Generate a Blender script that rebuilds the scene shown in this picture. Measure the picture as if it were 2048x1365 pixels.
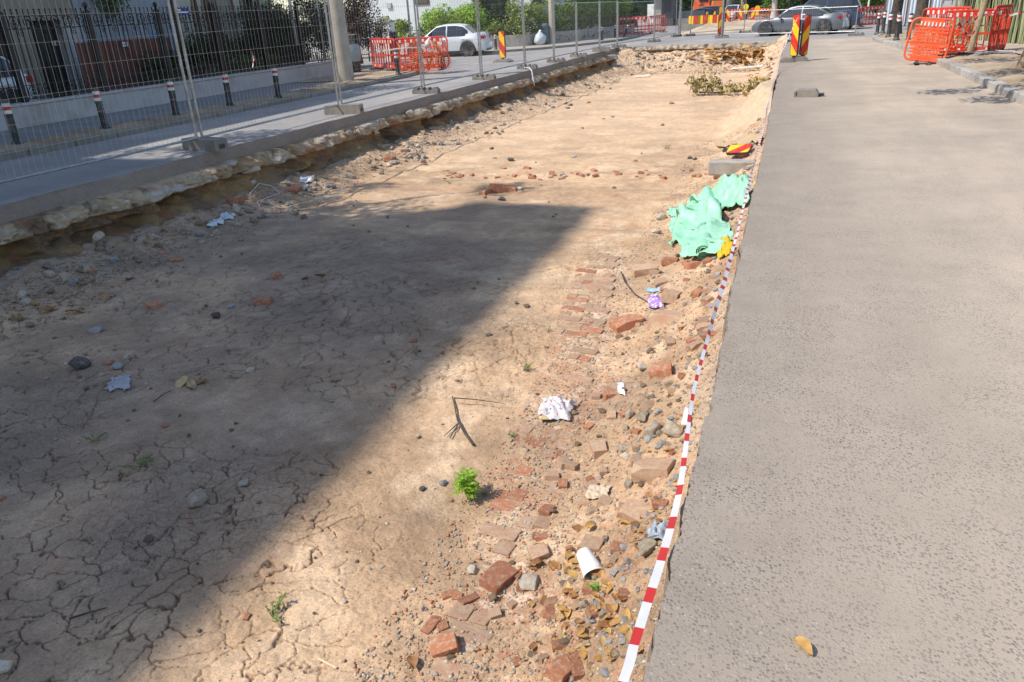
import bpy, bmesh, math, random
import numpy as np
from mathutils import Matrix, Vector
random.seed(7); RNG = np.random.default_rng(11)
for o in list(bpy.data.objects): bpy.data.objects.remove(o)
SC = bpy.context.scene; COL = SC.collection
R = math.radians

# ------------------------------------------------------------------ camera, sky, sun, exposure
EYE = 1.85; FPX = 1518.5
CM = np.array([[0.94550945, -0.08319584, 0.31478618], [0.32156147, 0.39030517, -0.8627051], [-0.05108502, 0.916924, 0.39577859]])
cd = bpy.data.cameras.new('camera'); cam = bpy.data.objects.new('camera', cd); COL.objects.link(cam)
cd.sensor_width = 36; cd.lens = FPX / 2048 * 36; cd.clip_end = 2000; cd.clip_start = 0.05
cam.matrix_world = Matrix.Translation((0, 0, EYE)) @ Matrix(CM.tolist()).to_4x4()
SC.camera = cam
SC.render.resolution_x = 1024; SC.render.resolution_y = 682
SUN_EL, SUN_AZ = R(50), R(38)            # shadows fall towards +x and a little +y
w = bpy.data.worlds.new('World'); SC.world = w; w.use_nodes = True
nt = w.node_tree; bg = nt.nodes['Background']; sky = nt.nodes.new('ShaderNodeTexSky'); sky.sky_type = 'NISHITA'
sky.sun_disc = False; sky.sun_elevation = SUN_EL; sky.sun_rotation = R(232); sky.air_density = 1.0; sky.dust_density = 0.7; sky.ozone_density = 1.0
nt.links.new(sky.outputs[0], bg.inputs[0]); bg.inputs[1].default_value = 0.15
sd = bpy.data.lights.new('sun', 'SUN'); sun = bpy.data.objects.new('sun', sd); COL.objects.link(sun)
sd.energy = 3.6; sd.angle = R(0.53); sd.color = (1.0, 0.94, 0.86)
sun.rotation_euler = Vector((math.cos(SUN_AZ) * math.cos(SUN_EL), math.sin(SUN_AZ) * math.cos(SUN_EL), -math.sin(SUN_EL))).to_track_quat('-Z', 'Y').to_euler()
SHX, SHY = math.cos(SUN_AZ) / math.tan(SUN_EL), math.sin(SUN_AZ) / math.tan(SUN_EL)   # shadow shift for each metre of height
vs = SC.view_settings; vs.view_transform = 'Standard'; vs.look = 'None'; vs.gamma = 1; vs.use_curve_mapping = False; vs.exposure = 0.52

# ------------------------------------------------------------------ layout helpers
def ray(px, py): return CM @ np.array([px - 1024, -(py - 682.5), -FPX])
def G(px, py, z=0.0):                     # where the line of sight through a photo pixel meets height z
    d = ray(px, py); t = (z - EYE) / d[2]; return Vector((t * d[0], t * d[1], z))
def AX(px, py, x=None, y=None):           # ... meets a plane of given x or y
    d = ray(px, py); t = x / d[0] if x is not None else y / d[1]
    return Vector((t * d[0], t * d[1], EYE + t * d[2]))

# ------------------------------------------------------------------ noise
_P = RNG.random((256, 256)).astype(np.float32)
def vn(x, y):
    x = np.asarray(x, float); y = np.asarray(y, float)
    xi = np.floor(x).astype(int); yi = np.floor(y).astype(int); fx = x - xi; fy = y - yi
    fx = fx * fx * (3 - 2 * fx); fy = fy * fy * (3 - 2 * fy)
    a = _P[xi & 255, yi & 255]; b = _P[(xi + 1) & 255, yi & 255]; c = _P[xi & 255, (yi + 1) & 255]; d = _P[(xi + 1) & 255, (yi + 1) & 255]
    return (a * (1 - fx) + b * fx) * (1 - fy) + (c * (1 - fx) + d * fx) * fy
def fbm(x, y, o=4, g=0.5):
    s = 0; a = 1; t = 0
    for i in range(o):
        s = s + a * vn(x * 2**i + 17.3 * i, y * 2**i + 9.1 * i); t += a; a *= g
    return s / t                             # 0..1
_J = RNG.random((256, 256, 2))
def vor(x, y):                               # distance to the nearest cell border, and a random number for the cell
    xi = np.floor(x).astype(int); yi = np.floor(y).astype(int)
    f1 = np.full(x.shape, 9.); f2 = np.full(x.shape, 9.); idr = np.zeros(x.shape)
    for dx in (-1, 0, 1):
        for dy in (-1, 0, 1):
            j = _J[(xi + dx) & 255, (yi + dy) & 255]
            d = np.hypot(xi + dx + j[..., 0] - x, yi + dy + j[..., 1] - y)
            n = d < f1
            f2 = np.where(n, f1, np.minimum(f2, d)); idr = np.where(n, j[..., 0] * .7 + j[..., 1] * .3, idr); f1 = np.where(n, d, f1)
    return f2 - f1, idr
def sst(a, b, x):
    t = np.clip((x - a) / (b - a), 0, 1); return t * t * (3 - 2 * t)

# ------------------------------------------------------------------ mesh helpers
def link(o, parent=None, label=None, cat=None, group=None, kind=None):
    COL.objects.link(o)
    if parent is not None: o.parent = parent
    if label: o['label'] = label
    if cat: o['category'] = cat
    if group: o['group'] = group
    if kind: o['kind'] = kind
    return o
def empty(name, loc=(0, 0, 0), rz=0, label=None, cat=None, group=None):
    o = bpy.data.objects.new(name, None); o.location = loc; o.rotation_euler = (0, 0, rz); o.empty_display_size = .1
    return link(o, None, label, cat, group)
class MB:
    def __init__(s): s.v = []; s.f = []; s.m = []; s.mi = 0
    def add(s, vs, fs):
        b = len(s.v); s.v += [tuple(p) for p in vs]; s.f += [tuple(b + i for i in f) for f in fs]; s.m += [s.mi] * len(fs); return s
    def box(s, a, b, rot=None, org=(0, 0, 0), bev=0):
        (x0, y0, z0), (x1, y1, z1) = a, b
        P = [Vector(p) for p in ((x0, y0, z0), (x1, y0, z0), (x1, y1, z0), (x0, y1, z0), (x0, y0, z1), (x1, y0, z1), (x1, y1, z1), (x0, y1, z1))]
        F = [(0, 3, 2, 1), (4, 5, 6, 7), (0, 1, 5, 4), (1, 2, 6, 5), (2, 3, 7, 6), (3, 0, 4, 7)]
        if bev:
            bm = bmesh.new(); vv = [bm.verts.new(p) for p in P]; [bm.faces.new([vv[i] for i in f]) for f in F]
            bmesh.ops.bevel(bm, geom=list(bm.edges), offset=bev, segments=1, affect='EDGES', profile=.5)
            bm.verts.index_update(); P = [v.co.copy() for v in bm.verts]; F = [tuple(v.index for v in f.verts) for f in bm.faces]; bm.free()
        if rot is not None: P = [rot @ p for p in P]
        return s.add([p + Vector(org) for p in P], F)
    def tube(s, pts, r, n=6, cap=True):
        pts = [Vector(p) for p in pts]; rs = r if isinstance(r, (list, tuple)) else [r] * len(pts); b = len(s.v); rings = []
        nrm = None
        for i, p in enumerate(pts):
            d = (pts[min(i + 1, len(pts) - 1)] - pts[max(i - 1, 0)]).normalized()
            if nrm is None: nrm = d.orthogonal().normalized()
            nrm = (nrm - d * nrm.dot(d)); nrm = nrm.normalized() if nrm.length > 1e-6 else d.orthogonal().normalized()
            bi = d.cross(nrm); rings.append([p + (nrm * math.cos(2 * math.pi * k / n) + bi * math.sin(2 * math.pi * k / n)) * rs[i] for k in range(n)])
        V = [q for rg in rings for q in rg]; F = []
        for i in range(len(pts) - 1):
            for k in range(n): F.append((i * n + k, i * n + (k + 1) % n, (i + 1) * n + (k + 1) % n, (i + 1) * n + k))
        if cap: F.append(tuple(range(n))[::-1]); F.append(tuple((len(pts) - 1) * n + k for k in range(n)))
        return s.add(V, F)
    def lathe(s, prof, n=12, org=(0, 0, 0), rot=None):
        V = [Vector((r * math.cos(2 * math.pi * k / n), r * math.sin(2 * math.pi * k / n), z)) for r, z in prof for k in range(n)]
        if rot is not None: V = [rot @ p for p in V]
        F = [(i * n + k, i * n + (k + 1) % n, (i + 1) * n + (k + 1) % n, (i + 1) * n + k) for i in range(len(prof) - 1) for k in range(n)]
        F.append(tuple(range(n))[::-1]); F.append(tuple((len(prof) - 1) * n + k for k in range(n)))
        return s.add([p + Vector(org) for p in V], F)
    def prism(s, poly, axis, a, b):          # poly in the two other axes (in xyz order), pushed from a to b along axis
        def mk(p, t): q = list(p); q.insert(axis, t); return q
        n = len(poly); V = [mk(p, a) for p in poly] + [mk(p, b) for p in poly]
        F = [tuple(range(n))[::-1], tuple(range(n, 2 * n))] + [(i, (i + 1) % n, n + (i + 1) % n, n + i) for i in range(n)]
        return s.add(V, F)
    def ball(s, c, r, n=8):
        prof = [(max(1e-4, math.sin(math.pi * i / 6)) * r, -math.cos(math.pi * i / 6) * r) for i in range(7)]
        return s.lathe(prof, n, c)
    def mesh(s, name, mats, smooth=False):
        me = bpy.data.meshes.new(name); me.from_pydata(s.v, [], s.f)
        for m in (mats if isinstance(mats, (list, tuple)) else [mats]): me.materials.append(m)
        if s.mi or any(s.m): me.polygons.foreach_set('material_index', s.m)
        bm = bmesh.new(); bm.from_mesh(me); bmesh.ops.recalc_face_normals(bm, faces=bm.faces); bm.to_mesh(me); bm.free()
        if smooth is True: me.polygons.foreach_set('use_smooth', [True] * len(me.polygons))
        me.update(); return me
    def build(s, name, mats, parent=None, smooth=False, label=None, cat=None, group=None, kind=None, loc=None, rz=None):
        o = bpy.data.objects.new(name, s.mesh(name, mats, smooth))
        if loc is not None: o.location = loc
        if rz is not None: o.rotation_euler = (0, 0, rz)
        if smooth == 'auto':
            o.data.shade_smooth() if hasattr(o.data, 'shade_smooth') else None
            me = o.data; me.polygons.foreach_set('use_smooth', [True] * len(me.polygons))
            bm = bmesh.new(); bm.from_mesh(me)
            for e in bm.edges:
                if len(e.link_faces) == 2 and e.calc_face_angle(0) > R(38): e.smooth = False
            bm.to_mesh(me); bm.free()
        return link(o, parent, label, cat, group, kind)
def mobj(name, me, loc=(0, 0, 0), rot=(0, 0, 0), sc=(1, 1, 1), parent=None, **k):
    o = bpy.data.objects.new(name, me); o.location = loc; o.rotation_euler = rot; o.scale = sc if not isinstance(sc, (int, float)) else (sc,) * 3
    return link(o, parent, **k)
def dup(root, loc, rz=None, label=None, group=None):
    r = root.copy(); COL.objects.link(r); r.location = loc
    if rz is not None: r.rotation_euler = (0, 0, rz)
    if label: r['label'] = label
    if group: r['group'] = group
    for ch in list(root.children):
        c = ch.copy(); COL.objects.link(c); c.parent = r
        for g in list(ch.children):
            d = g.copy(); COL.objects.link(d); d.parent = c
    return r
def grid_mesh(name, X, Y, Z, mats, col=None, extra=None, smooth=True):
    """X, Y, Z: list of 2D arrays (bands), joined into one mesh; col: list of (n,m,3) arrays stored as attribute col"""
    if not isinstance(X, list): X, Y, Z = [X], [Y], [Z]; col = None if col is None else [col]
    V = []; Q = []; b = 0
    for x, y, z in zip(X, Y, Z):
        n, m = x.shape; V.append(np.stack([x, y, z], -1).reshape(-1, 3))
        i = (np.arange(n - 1)[:, None] * m + np.arange(m - 1)[None]).ravel() + b
        Q.append(np.stack([i, i + 1, i + m + 1, i + m], -1)); b += n * m
    V = np.concatenate(V); Q = np.concatenate(Q)
    me = bpy.data.meshes.new(name); me.vertices.add(len(V)); me.vertices.foreach_set('co', V.astype(np.float32).ravel())
    me.loops.add(Q.size); me.loops.foreach_set('vertex_index', Q.astype(np.int32).ravel())
    me.polygons.add(len(Q)); me.polygons.foreach_set('loop_start', np.arange(0, Q.size, 4, dtype=np.int32)); 
    me.update(calc_edges=True); me.validate()
    me.polygons.foreach_set('use_smooth', [smooth] * len(me.polygons))
    for m_ in (mats if isinstance(mats, list) else [mats]): me.materials.append(m_)
    if col is not None:
        C = np.concatenate([c.reshape(-1, 3) for c in col]); C = np.concatenate([C, np.ones((len(C), 1))], 1)
        a = me.attributes.new('col', 'FLOAT_COLOR', 'POINT'); a.data.foreach_set('color', C.astype(np.float32).ravel())
    return me

# ------------------------------------------------------------------ materials
def srgb(h):
    c = [int(h[i:i + 2], 16) / 255 for i in (0, 2, 4)]
    return tuple(x / 12.92 if x <= .04045 else ((x + .055) / 1.055) ** 2.4 for x in c)
class NT:
    def __init__(s, name):
        s.m = bpy.data.materials.new(name); s.m.use_nodes = True; s.t = s.m.node_tree; s.b = s.t.nodes['Principled BSDF']
    def n(s, typ, ins=None, **kw):
        x = s.t.nodes.new('ShaderNode' + typ)
        for k, v in kw.items(): setattr(x, k, v)
        for k, v in (ins or {}).items():
            if isinstance(v, bpy.types.NodeSocket): s.t.links.new(v, x.inputs[k])
            else: x.inputs[k].default_value = v
        return x
    def set(s, **kw):
        for k, v in kw.items():
            k = {'color': 'Base Color', 'rough': 'Roughness', 'metal': 'Metallic', 'spec': 'Specular IOR Level', 'normal': 'Normal', 'trans': 'Transmission Weight', 'alpha': 'Alpha', 'coat': 'Coat Weight', 'ior': 'IOR', 'coatrough': 'Coat Roughness'}[k]
            if isinstance(v, bpy.types.NodeSocket): s.t.links.new(v, s.b.inputs[k])
            else: s.b.inputs[k].default_value = (*v, 1) if k == 'Base Color' else v
        return s
    def noise(s, vec, scale, detail=4, rough=.55): return s.n('TexNoise', {'Vector': vec, 'Scale': scale, 'Detail': detail, 'Roughness': rough}).outputs[0]
    def ramp(s, fac, stops):
        r = s.n('ValToRGB', {'Fac': fac}); e = r.color_ramp.elements
        while len(e) < len(stops): e.new(.5)
        for x, (p, c) in zip(e, stops): x.position = p; x.color = (*(c if isinstance(c, (tuple, list)) else (c, c, c)), 1)
        return r.outputs[0]
    def mix(s, fac, a, b, typ='MIX'):
        x = s.n('Mix', data_type='RGBA', blend_type=typ)
        for k, v in ((0, fac), (6, a), (7, b)):
            if isinstance(v, bpy.types.NodeSocket): s.t.links.new(v, x.inputs[k])
            else: x.inputs[k].default_value = (*v, 1) if isinstance(v, (tuple, list)) else v
        return x.outputs[2]
    def bump(s, h, st=.5, dist=.01, nrm=None):
        i = {'Height': h, 'Strength': st, 'Distance': dist}
        if nrm is not None: i['Normal'] = nrm
        return s.n('Bump', i).outputs[0]
    def math(s, op, a, b=0.0): return s.n('Math', {0: a, 1: b}, operation=op).outputs[0]
    def pos(s): return s.n('NewGeometry').outputs['Position']
    def obj(s):
        tc = s.n('TexCoord').outputs['Object']; rnd = s.n('ObjectInfo').outputs['Random']
        return s.n('VectorMath', {0: tc, 1: s.n('CombineXYZ', {0: s.math('MULTIPLY', rnd, 37.), 1: s.math('MULTIPLY', rnd, 91.), 2: 0.0}).outputs[0]}, operation='ADD').outputs[0]
    def rnd(s): return s.n('ObjectInfo').outputs['Random']
def pm(name, c, c2=None, scale=6., rough=.7, bump=.0, bscale=60., dist=.005, metal=0., spec=.4, var=0., dirt=None, dscale=2., coat=0.):
    """general material: base colour mottled towards c2, optional dirt colour in patches, per-object brightness variation"""
    k = NT(name); v = k.obj(); c2 = c2 or tuple(x * .8 for x in c)
    col = k.mix(k.ramp(k.noise(v, scale), [(.35, 0.), (.65, 1.)]), c, c2)
    if dirt is not None: col = k.mix(k.ramp(k.noise(v, dscale, 6, .65), [(.48, 0.), (.66, .85)]), col, dirt)
    if var:
        hs = k.n('HueSaturation', {'Color': col, 'Value': k.math('ADD', k.math('MULTIPLY', k.rnd(), var * 2), 1 - var)}); col = hs.outputs[0]
    k.set(color=col, rough=rough, metal=metal, spec=spec)
    if coat: k.set(coat=coat, coatrough=.05)
    if bump: k.set(normal=k.bump(k.noise(v, bscale, 5), bump, dist))
    return k.m

# ------------------------------------------------------------------ ground materials
def soil_mat(name, bump1=.55, fine=1.0):
    k = NT(name); p = k.pos(); col = k.n('Attribute', attribute_name='col').outputs['Color']
    f = k.noise(p, 60, 6, .7); g = k.noise(p, 9, 5, .6); h = k.noise(p, 260, 3, .7)
    col = k.mix(1.0, col, k.ramp(f, [(.25, .66), (.75, 1.27)]), 'MULTIPLY')
    col = k.mix(1.0, col, k.ramp(g, [(.25, .80), (.75, 1.16)]), 'MULTIPLY')
    spk = k.n('TexVoronoi', {'Vector': p, 'Scale': 95., 'Randomness': 1.}); rr = k.n('SeparateColor', {0: spk.outputs['Color']}).outputs[0]
    near = k.math('LESS_THAN', spk.outputs['Distance'], .34); pick = k.math('GREATER_THAN', rr, .80)
    gcol = k.ramp(k.n('SeparateColor', {0: spk.outputs['Color']}).outputs[1], [(0., (.42, .36, .29)), (.4, (.20, .19, .19)), (.62, (.33, .13, .07)), (.85, (.52, .47, .40))])
    m = k.math('MULTIPLY', near, pick)
    col = k.mix(k.math('MULTIPLY', m, .55), col, gcol)
    b1 = k.bump(k.math('MULTIPLY', m, k.math('SUBTRACT', .34, spk.outputs['Distance'])), .6, .02)
    b2 = k.bump(f, bump1, .018, b1); b3 = k.bump(h, .6 * fine, .006, b2)
    k.set(color=col, rough=.95, spec=.12, normal=b3); return k.m
M_SOIL = soil_mat('dry_soil'); M_BANK = soil_mat('bank_soil', .8)
def asphalt_mat(name, stone, matrix, dust, scale=95., dustamt=(.45, .7)):
    k = NT(name); p = k.pos()
    v = k.n('TexVoronoi', {'Vector': k.n('VectorMath', {0: p, 1: k.n('VectorMath', {0: k.n('TexNoise', {'Vector': p, 'Scale': 40., 'Detail': 2.}).outputs['Color'], 1: (.012, .012, .012)}, operation='MULTIPLY').outputs[0]}, operation='ADD').outputs[0], 'Scale': scale, 'Randomness': 1.})
    r = k.n('SeparateColor', {0: v.outputs['Color']}); d = v.outputs['Distance']
    isst = k.math('MULTIPLY', k.ramp(d, [(.34, 1.), (.52, 0.)]), k.math('MULTIPLY', k.ramp(r.outputs[0], [(.12, 0.), (.32, 1.)]), k.ramp(k.noise(p, 1.7, 5, .7), [(.36, .25), (.6, 1.)])))
    scol = k.ramp(r.outputs[1], [(0., tuple(x * .55 for x in stone)), (.5, stone), (.9, tuple(x * 1.45 for x in stone)), (1., tuple(x * 1.9 for x in stone))])
    big = k.noise(p, .55, 5, .62); mid = k.noise(p, 3.2, 5, .6); st = k.noise(k.n('Mapping', {'Vector': p, 'Scale': (1.0, .22, 1.)}).outputs[0], 1.4, 5, .6)
    base = k.mix(k.ramp(mid, [(.3, 0.), (.7, 1.)]), matrix, tuple(x * .8 for x in matrix))
    xw = k.n('SeparateXYZ', {0: p}).outputs[0]; side = k.ramp(k.math('ADD', k.math('ADD', k.math('MULTIPLY', xw, .30), .10), k.math('MULTIPLY', k.noise(p, .8, 4), .18)), [(.14, .05), (.66, 1.)]) if scale == 78. else 1.0
    du = k.math('MULTIPLY', k.math('MULTIPLY', k.ramp(big, [(dustamt[0], .1), (dustamt[1], 1.)]), k.ramp(st, [(.25, .45), (.7, 1.)])), side)
    base = k.mix(du, base, dust)
    col = k.mix(k.math('MULTIPLY', isst, k.math('SUBTRACT', .95, k.math('MULTIPLY', du, .45))), base, scol)
    hf = k.noise(p, 190, 4, .7); col = k.mix(1., col, k.ramp(hf, [(.25, .78), (.75, 1.2)]), 'MULTIPLY')
    n1 = k.bump(k.math('ADD', isst, k.math('MULTIPLY', hf, .8)), .55, .004)
    k.set(color=col, rough=.88, spec=.25, normal=n1); return k.m
M_ASPH = asphalt_mat('dusty_asphalt', (.235, .203, .172), (.335, .280, .225), (.54, .437, .335), 78., (.15, .58))
M_ROAD = asphalt_mat('grey_asphalt', (.23, .225, .22), (.315, .30, .285), (.42, .385, .345), 120., (.45, .7))
M_CUT = asphalt_mat('cut_asphalt', (.20, .17, .15), (.27, .225, .19), (.33, .27, .21), 80.)
M_PAVE = asphalt_mat('pavement_asphalt', (.2, .2, .205), (.25, .245, .24), (.34, .31, .27), 130.)

# ------------------------------------------------------------------ shape of the excavation
def XL(y): return -9.2 + .024 * np.asarray(y, float) + .10 * (vn(np.asarray(y, float) * .8, 4.2) - .5) + .03 * (vn(np.asarray(y, float) * 6, 9.2) - .5)
def XR(y): y = np.asarray(y, float); return -.240 + .03 * (vn(y * .9, 77.) - .5) + .022 * (vn(y * 7, 31.) - .5) * vn(y * 1.3, 5.) * 2 + .014 * (vn(y * 31, 13.) - .5) + .008 * (vn(y * 90, 3.) - .5) - .03 * sst(8, 30, y)
YEND = 41.0; FZ = -.95
def strip_x(y): return -1.58 - .135 * (y - 3.9)          # left side of the old brick footing
def masks(x, y):
    dl = x - XL(y)
    ap = 1 - sst(.4, 1.45 + .9 * (vn(y * .6, 3.3) - .5), dl)
    x0 = -1.18 - .35 * sst(3, 9, y) + .25 * (vn(y * 1.3, 8.8) - .5); rp = np.clip((x - x0) / (-.2 - x0), 0, 1)
    fe = sst(36.6, 40.2, y + (fbm(x * .7, y * .2) - .5) * 2.2)
    return dl, ap, rp, fe
def pit_z(x, y, fine=True):
    x = np.asarray(x, float); y = np.asarray(y, float)
    dl, ap, rp, fe = masks(x, y)
    z = FZ + .07 * (fbm(x * .35, y * .35, 3) - .5) + .045 * (fbm(x * 1.5 + 5, y * 1.5, 3) - .5)
    z = z + .20 * ap ** 1.25 + ap * (fbm(x * 3.3, y * 3.3, 4) - .5) * .2
    z = z + .62 * rp ** 1.5 + np.minimum(rp * 2.2, 1) * (fbm(x * 5, y * 5, 4) - .5) * .13
    z = z + .62 * fe ** 1.4 + fe * (fbm(x * 2.3, y * 2.3, 4) - .5) * .26
    rg = np.exp(-((y - 13.75 + .5 * (vn(x * .7, 2.) - .5)) / .22) ** 2) * sst(-8, -6.5, x); z = z + .05 * rg * (.4 + fbm(x * 2.6, y * 2.6))
    sx = strip_x(y); on = sst(-.06, .02, x - sx) * (1 - sst(.42, .5, x - sx)) * sst(1.8, 2.3, y) * (1 - sst(8.4, 9.2, y))
    z = z + on * .012
    # ruts left by the digger, crossing the floor in long shallow grooves
    z = z + .012 * np.sin((y + .25 * x) * 5.5 + 3 * vn(x * .3, y * .3)) * sst(5, 10, y) * (1 - fe)
    if fine:
        rough = .35 + .65 * fbm(x * .8 + 9, y * .8, 3)
        z = z + (fbm(x * 4.5, y * 4.5 + 3, 4, .6) - .5) * .05 * rough + (fbm(x * 26, y * 26, 4, .65) - .5) * .014 * (.4 + rough) + (np.minimum(rp * 3, 1) + ap + fe) * (fbm(x * 22, y * 22, 3, .6) - .5) * .035
    return z
def crack(x, y, size=.185):
    qx = x / size + 1.9 * (fbm(x * 3.1, y * 3.1, 3) - .5) + .5 * (fbm(x * 14, y * 14, 3, .6) - .5)
    qy = y / size + 1.9 * (fbm(x * 3.1 + 40, y * 3.1, 3) - .5) + .5 * (fbm(x * 14 + 9, y * 14, 3, .6) - .5)
    e, r = vor(qx, qy); return e * size * .5, r
def hit(px, py, zoff=0.0):
    """the spot on the floor of the excavation that the photo shows at this pixel"""
    d = ray(px, py); d = d / np.linalg.norm(d); t = np.linspace(1.5, 60, 6000)
    P = np.array([0, 0, EYE])[None] + t[:, None] * d[None]
    inside = (P[:, 0] > XL(P[:, 1]) + .3) & (P[:, 0] < -.2) & (P[:, 1] < YEND)
    g = np.where(inside, pit_z(P[:, 0], P[:, 1], False), -.3) + zoff
    i = int(np.argmax(P[:, 2] < g)); x, y = P[i, 0], P[i, 1]
    return Vector((x, y, float(pit_z(np.array([x]), np.array([y]))[0])))
def zat(x, y): return float(pit_z(np.array([x]), np.array([y]))[0])

def lerp(a, b, t): return a + (b - a) * t[..., None]
C = lambda *v: np.array(v)
def floor_band(x0, x1, nx, y0, y1, ny, cracks):
    yy = np.linspace(y0, y1, ny); u = np.linspace(0, 1, nx)
    Y = np.repeat(yy[:, None], nx, 1); a = np.maximum(x0, XL(yy) + .22)
    X = a[:, None] + (x1 - a)[:, None] * u[None]
    Z = pit_z(X, Y); dl, ap, rp, fe = masks(X, Y)
    n1 = fbm(X * .5, Y * .5 + 8, 4); n2 = fbm(X * 2.4 + 30, Y * 2.4, 4); n3 = fbm(X * 7 + 3, Y * 7, 4, .6)
    col = lerp(C(.470, .332, .212) * np.ones(X.shape + (3,)), C(.365, .255, .163), sst(.38, .66, n1))
    col = lerp(col, C(.54, .405, .275), sst(.52, .74, n2) * .75)
    col = lerp(col, C(.26, .190, .135), sst(.56, .76, fbm(X * 1.1, Y * 1.6 + 50, 4)) * .55)
    # damp earth on the near left, its colour also greyed for the block's shade
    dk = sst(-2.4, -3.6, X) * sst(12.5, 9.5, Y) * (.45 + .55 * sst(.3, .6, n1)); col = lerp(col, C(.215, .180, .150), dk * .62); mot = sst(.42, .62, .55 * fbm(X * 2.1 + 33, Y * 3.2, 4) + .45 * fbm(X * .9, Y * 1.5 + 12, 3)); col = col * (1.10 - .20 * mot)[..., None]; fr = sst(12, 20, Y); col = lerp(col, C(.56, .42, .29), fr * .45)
    # brick dust and mortar on and beside the footing, on the cross ridge and the right-hand rubble
    sx = strip_x(Y); sd_ = X - sx
    red = sst(-.15, .12, sd_) * (1 - sst(.5, 1.0, sd_)) * sst(.50, .66, .55 * fbm(X * 4, Y * 4 + 70, 4) + .45 * fbm(X * 19, Y * 19, 4, .7)) * sst(13, 9, Y)
    red = np.maximum(red, np.minimum(rp * 1.6, 1) * sst(.52, .68, .5 * fbm(X * 3 + 12, Y * 3, 4) + .5 * fbm(X * 21 + 5, Y * 21, 4, .7)) * .7 * sst(16, 10, Y))
    rg = np.exp(-((Y - 13.75 + .5 * (vn(X * .7, 2.) - .5)) / .26) ** 2) * sst(-7.5, -5, X); red = np.maximum(red, rg * sst(.38, .58, n2) * .85)
    rg2 = np.exp(-((Y - 12.2 + .35 * (vn(X * .9, 5.) - .5)) / .17) ** 2) * sst(-6.8, -5.6, X) * sst(-1.6, -2.6, X); red = np.maximum(red, rg2 * sst(.42, .6, n2) * .7)
    red = np.maximum(red, sst(.64, .74, .6 * fbm(X * 1.3 + 80, Y * 1.3, 4) + .4 * fbm(X * 16, Y * 16 + 8, 3, .7)) * .4)
    col = lerp(col, C(.400, .195, .115), red * (.28 + .45 * n3))
    mor = np.maximum(sst(.0, .15, sd_) * (1 - sst(.35, .8, sd_)) * sst(13, 9, Y), rg * .9) * sst(.52, .66, .5 * fbm(X * 5 + 2, Y * 5 + 21, 4) + .5 * fbm(X * 23, Y * 23 + 4, 3, .7)); col = lerp(col, C(.58, .48, .365), mor * .75)
    grey = np.maximum(sst(.62, .95, rp) * .55, ap * .5) * sst(.4, .65, n2); col = lerp(col, C(.36, .31, .26), grey)
    col = lerp(col, C(.30, .20, .115), ap * sst(.45, .7, n3) * .6)
    if cracks:
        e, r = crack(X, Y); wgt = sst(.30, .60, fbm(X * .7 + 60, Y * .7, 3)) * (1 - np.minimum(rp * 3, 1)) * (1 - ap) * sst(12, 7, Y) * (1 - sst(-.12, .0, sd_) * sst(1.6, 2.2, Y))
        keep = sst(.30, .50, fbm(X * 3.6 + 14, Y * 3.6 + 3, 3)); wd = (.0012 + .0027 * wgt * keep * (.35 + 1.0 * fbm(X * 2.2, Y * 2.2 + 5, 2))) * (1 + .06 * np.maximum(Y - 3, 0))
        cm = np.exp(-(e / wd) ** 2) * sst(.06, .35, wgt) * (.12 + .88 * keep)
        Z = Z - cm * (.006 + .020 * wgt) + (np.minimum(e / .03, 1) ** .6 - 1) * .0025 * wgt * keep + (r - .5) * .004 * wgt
        e2, r2 = crack(X + 7, Y + 3, .062); w2 = sst(.5, .62, fbm(X * .9 + 21, Y * .9 + 4, 3)) * wgt; Z = Z - np.exp(-(e2 / .0026) ** 2) * .005 * w2; col = lerp(col, C(.14, .10, .065), np.exp(-(e2 / .0024) ** 2) * .4 * w2)  # hairline cracks: shade inside them painted into the colour as well
        col = col * (1 + (r - .5) * .12 * wgt)[..., None]; col = lerp(col, C(.13, .09, .06), cm * .65)  # main cracks also darkened in the colour, standing in for shade in the recesses
    return X, Y, Z, np.clip(col * C(1.26, 1.21, 1.16), .02, .8)
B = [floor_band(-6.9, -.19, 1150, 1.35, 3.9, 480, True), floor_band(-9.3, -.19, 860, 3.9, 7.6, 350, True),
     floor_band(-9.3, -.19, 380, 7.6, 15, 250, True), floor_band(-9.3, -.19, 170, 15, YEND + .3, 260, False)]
mobj('pit_floor', grid_mesh('pit_floor', [b[0] for b in B], [b[1] for b in B], [b[2] for b in B], M_SOIL, [b[3] for b in B]), kind='structure')

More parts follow.
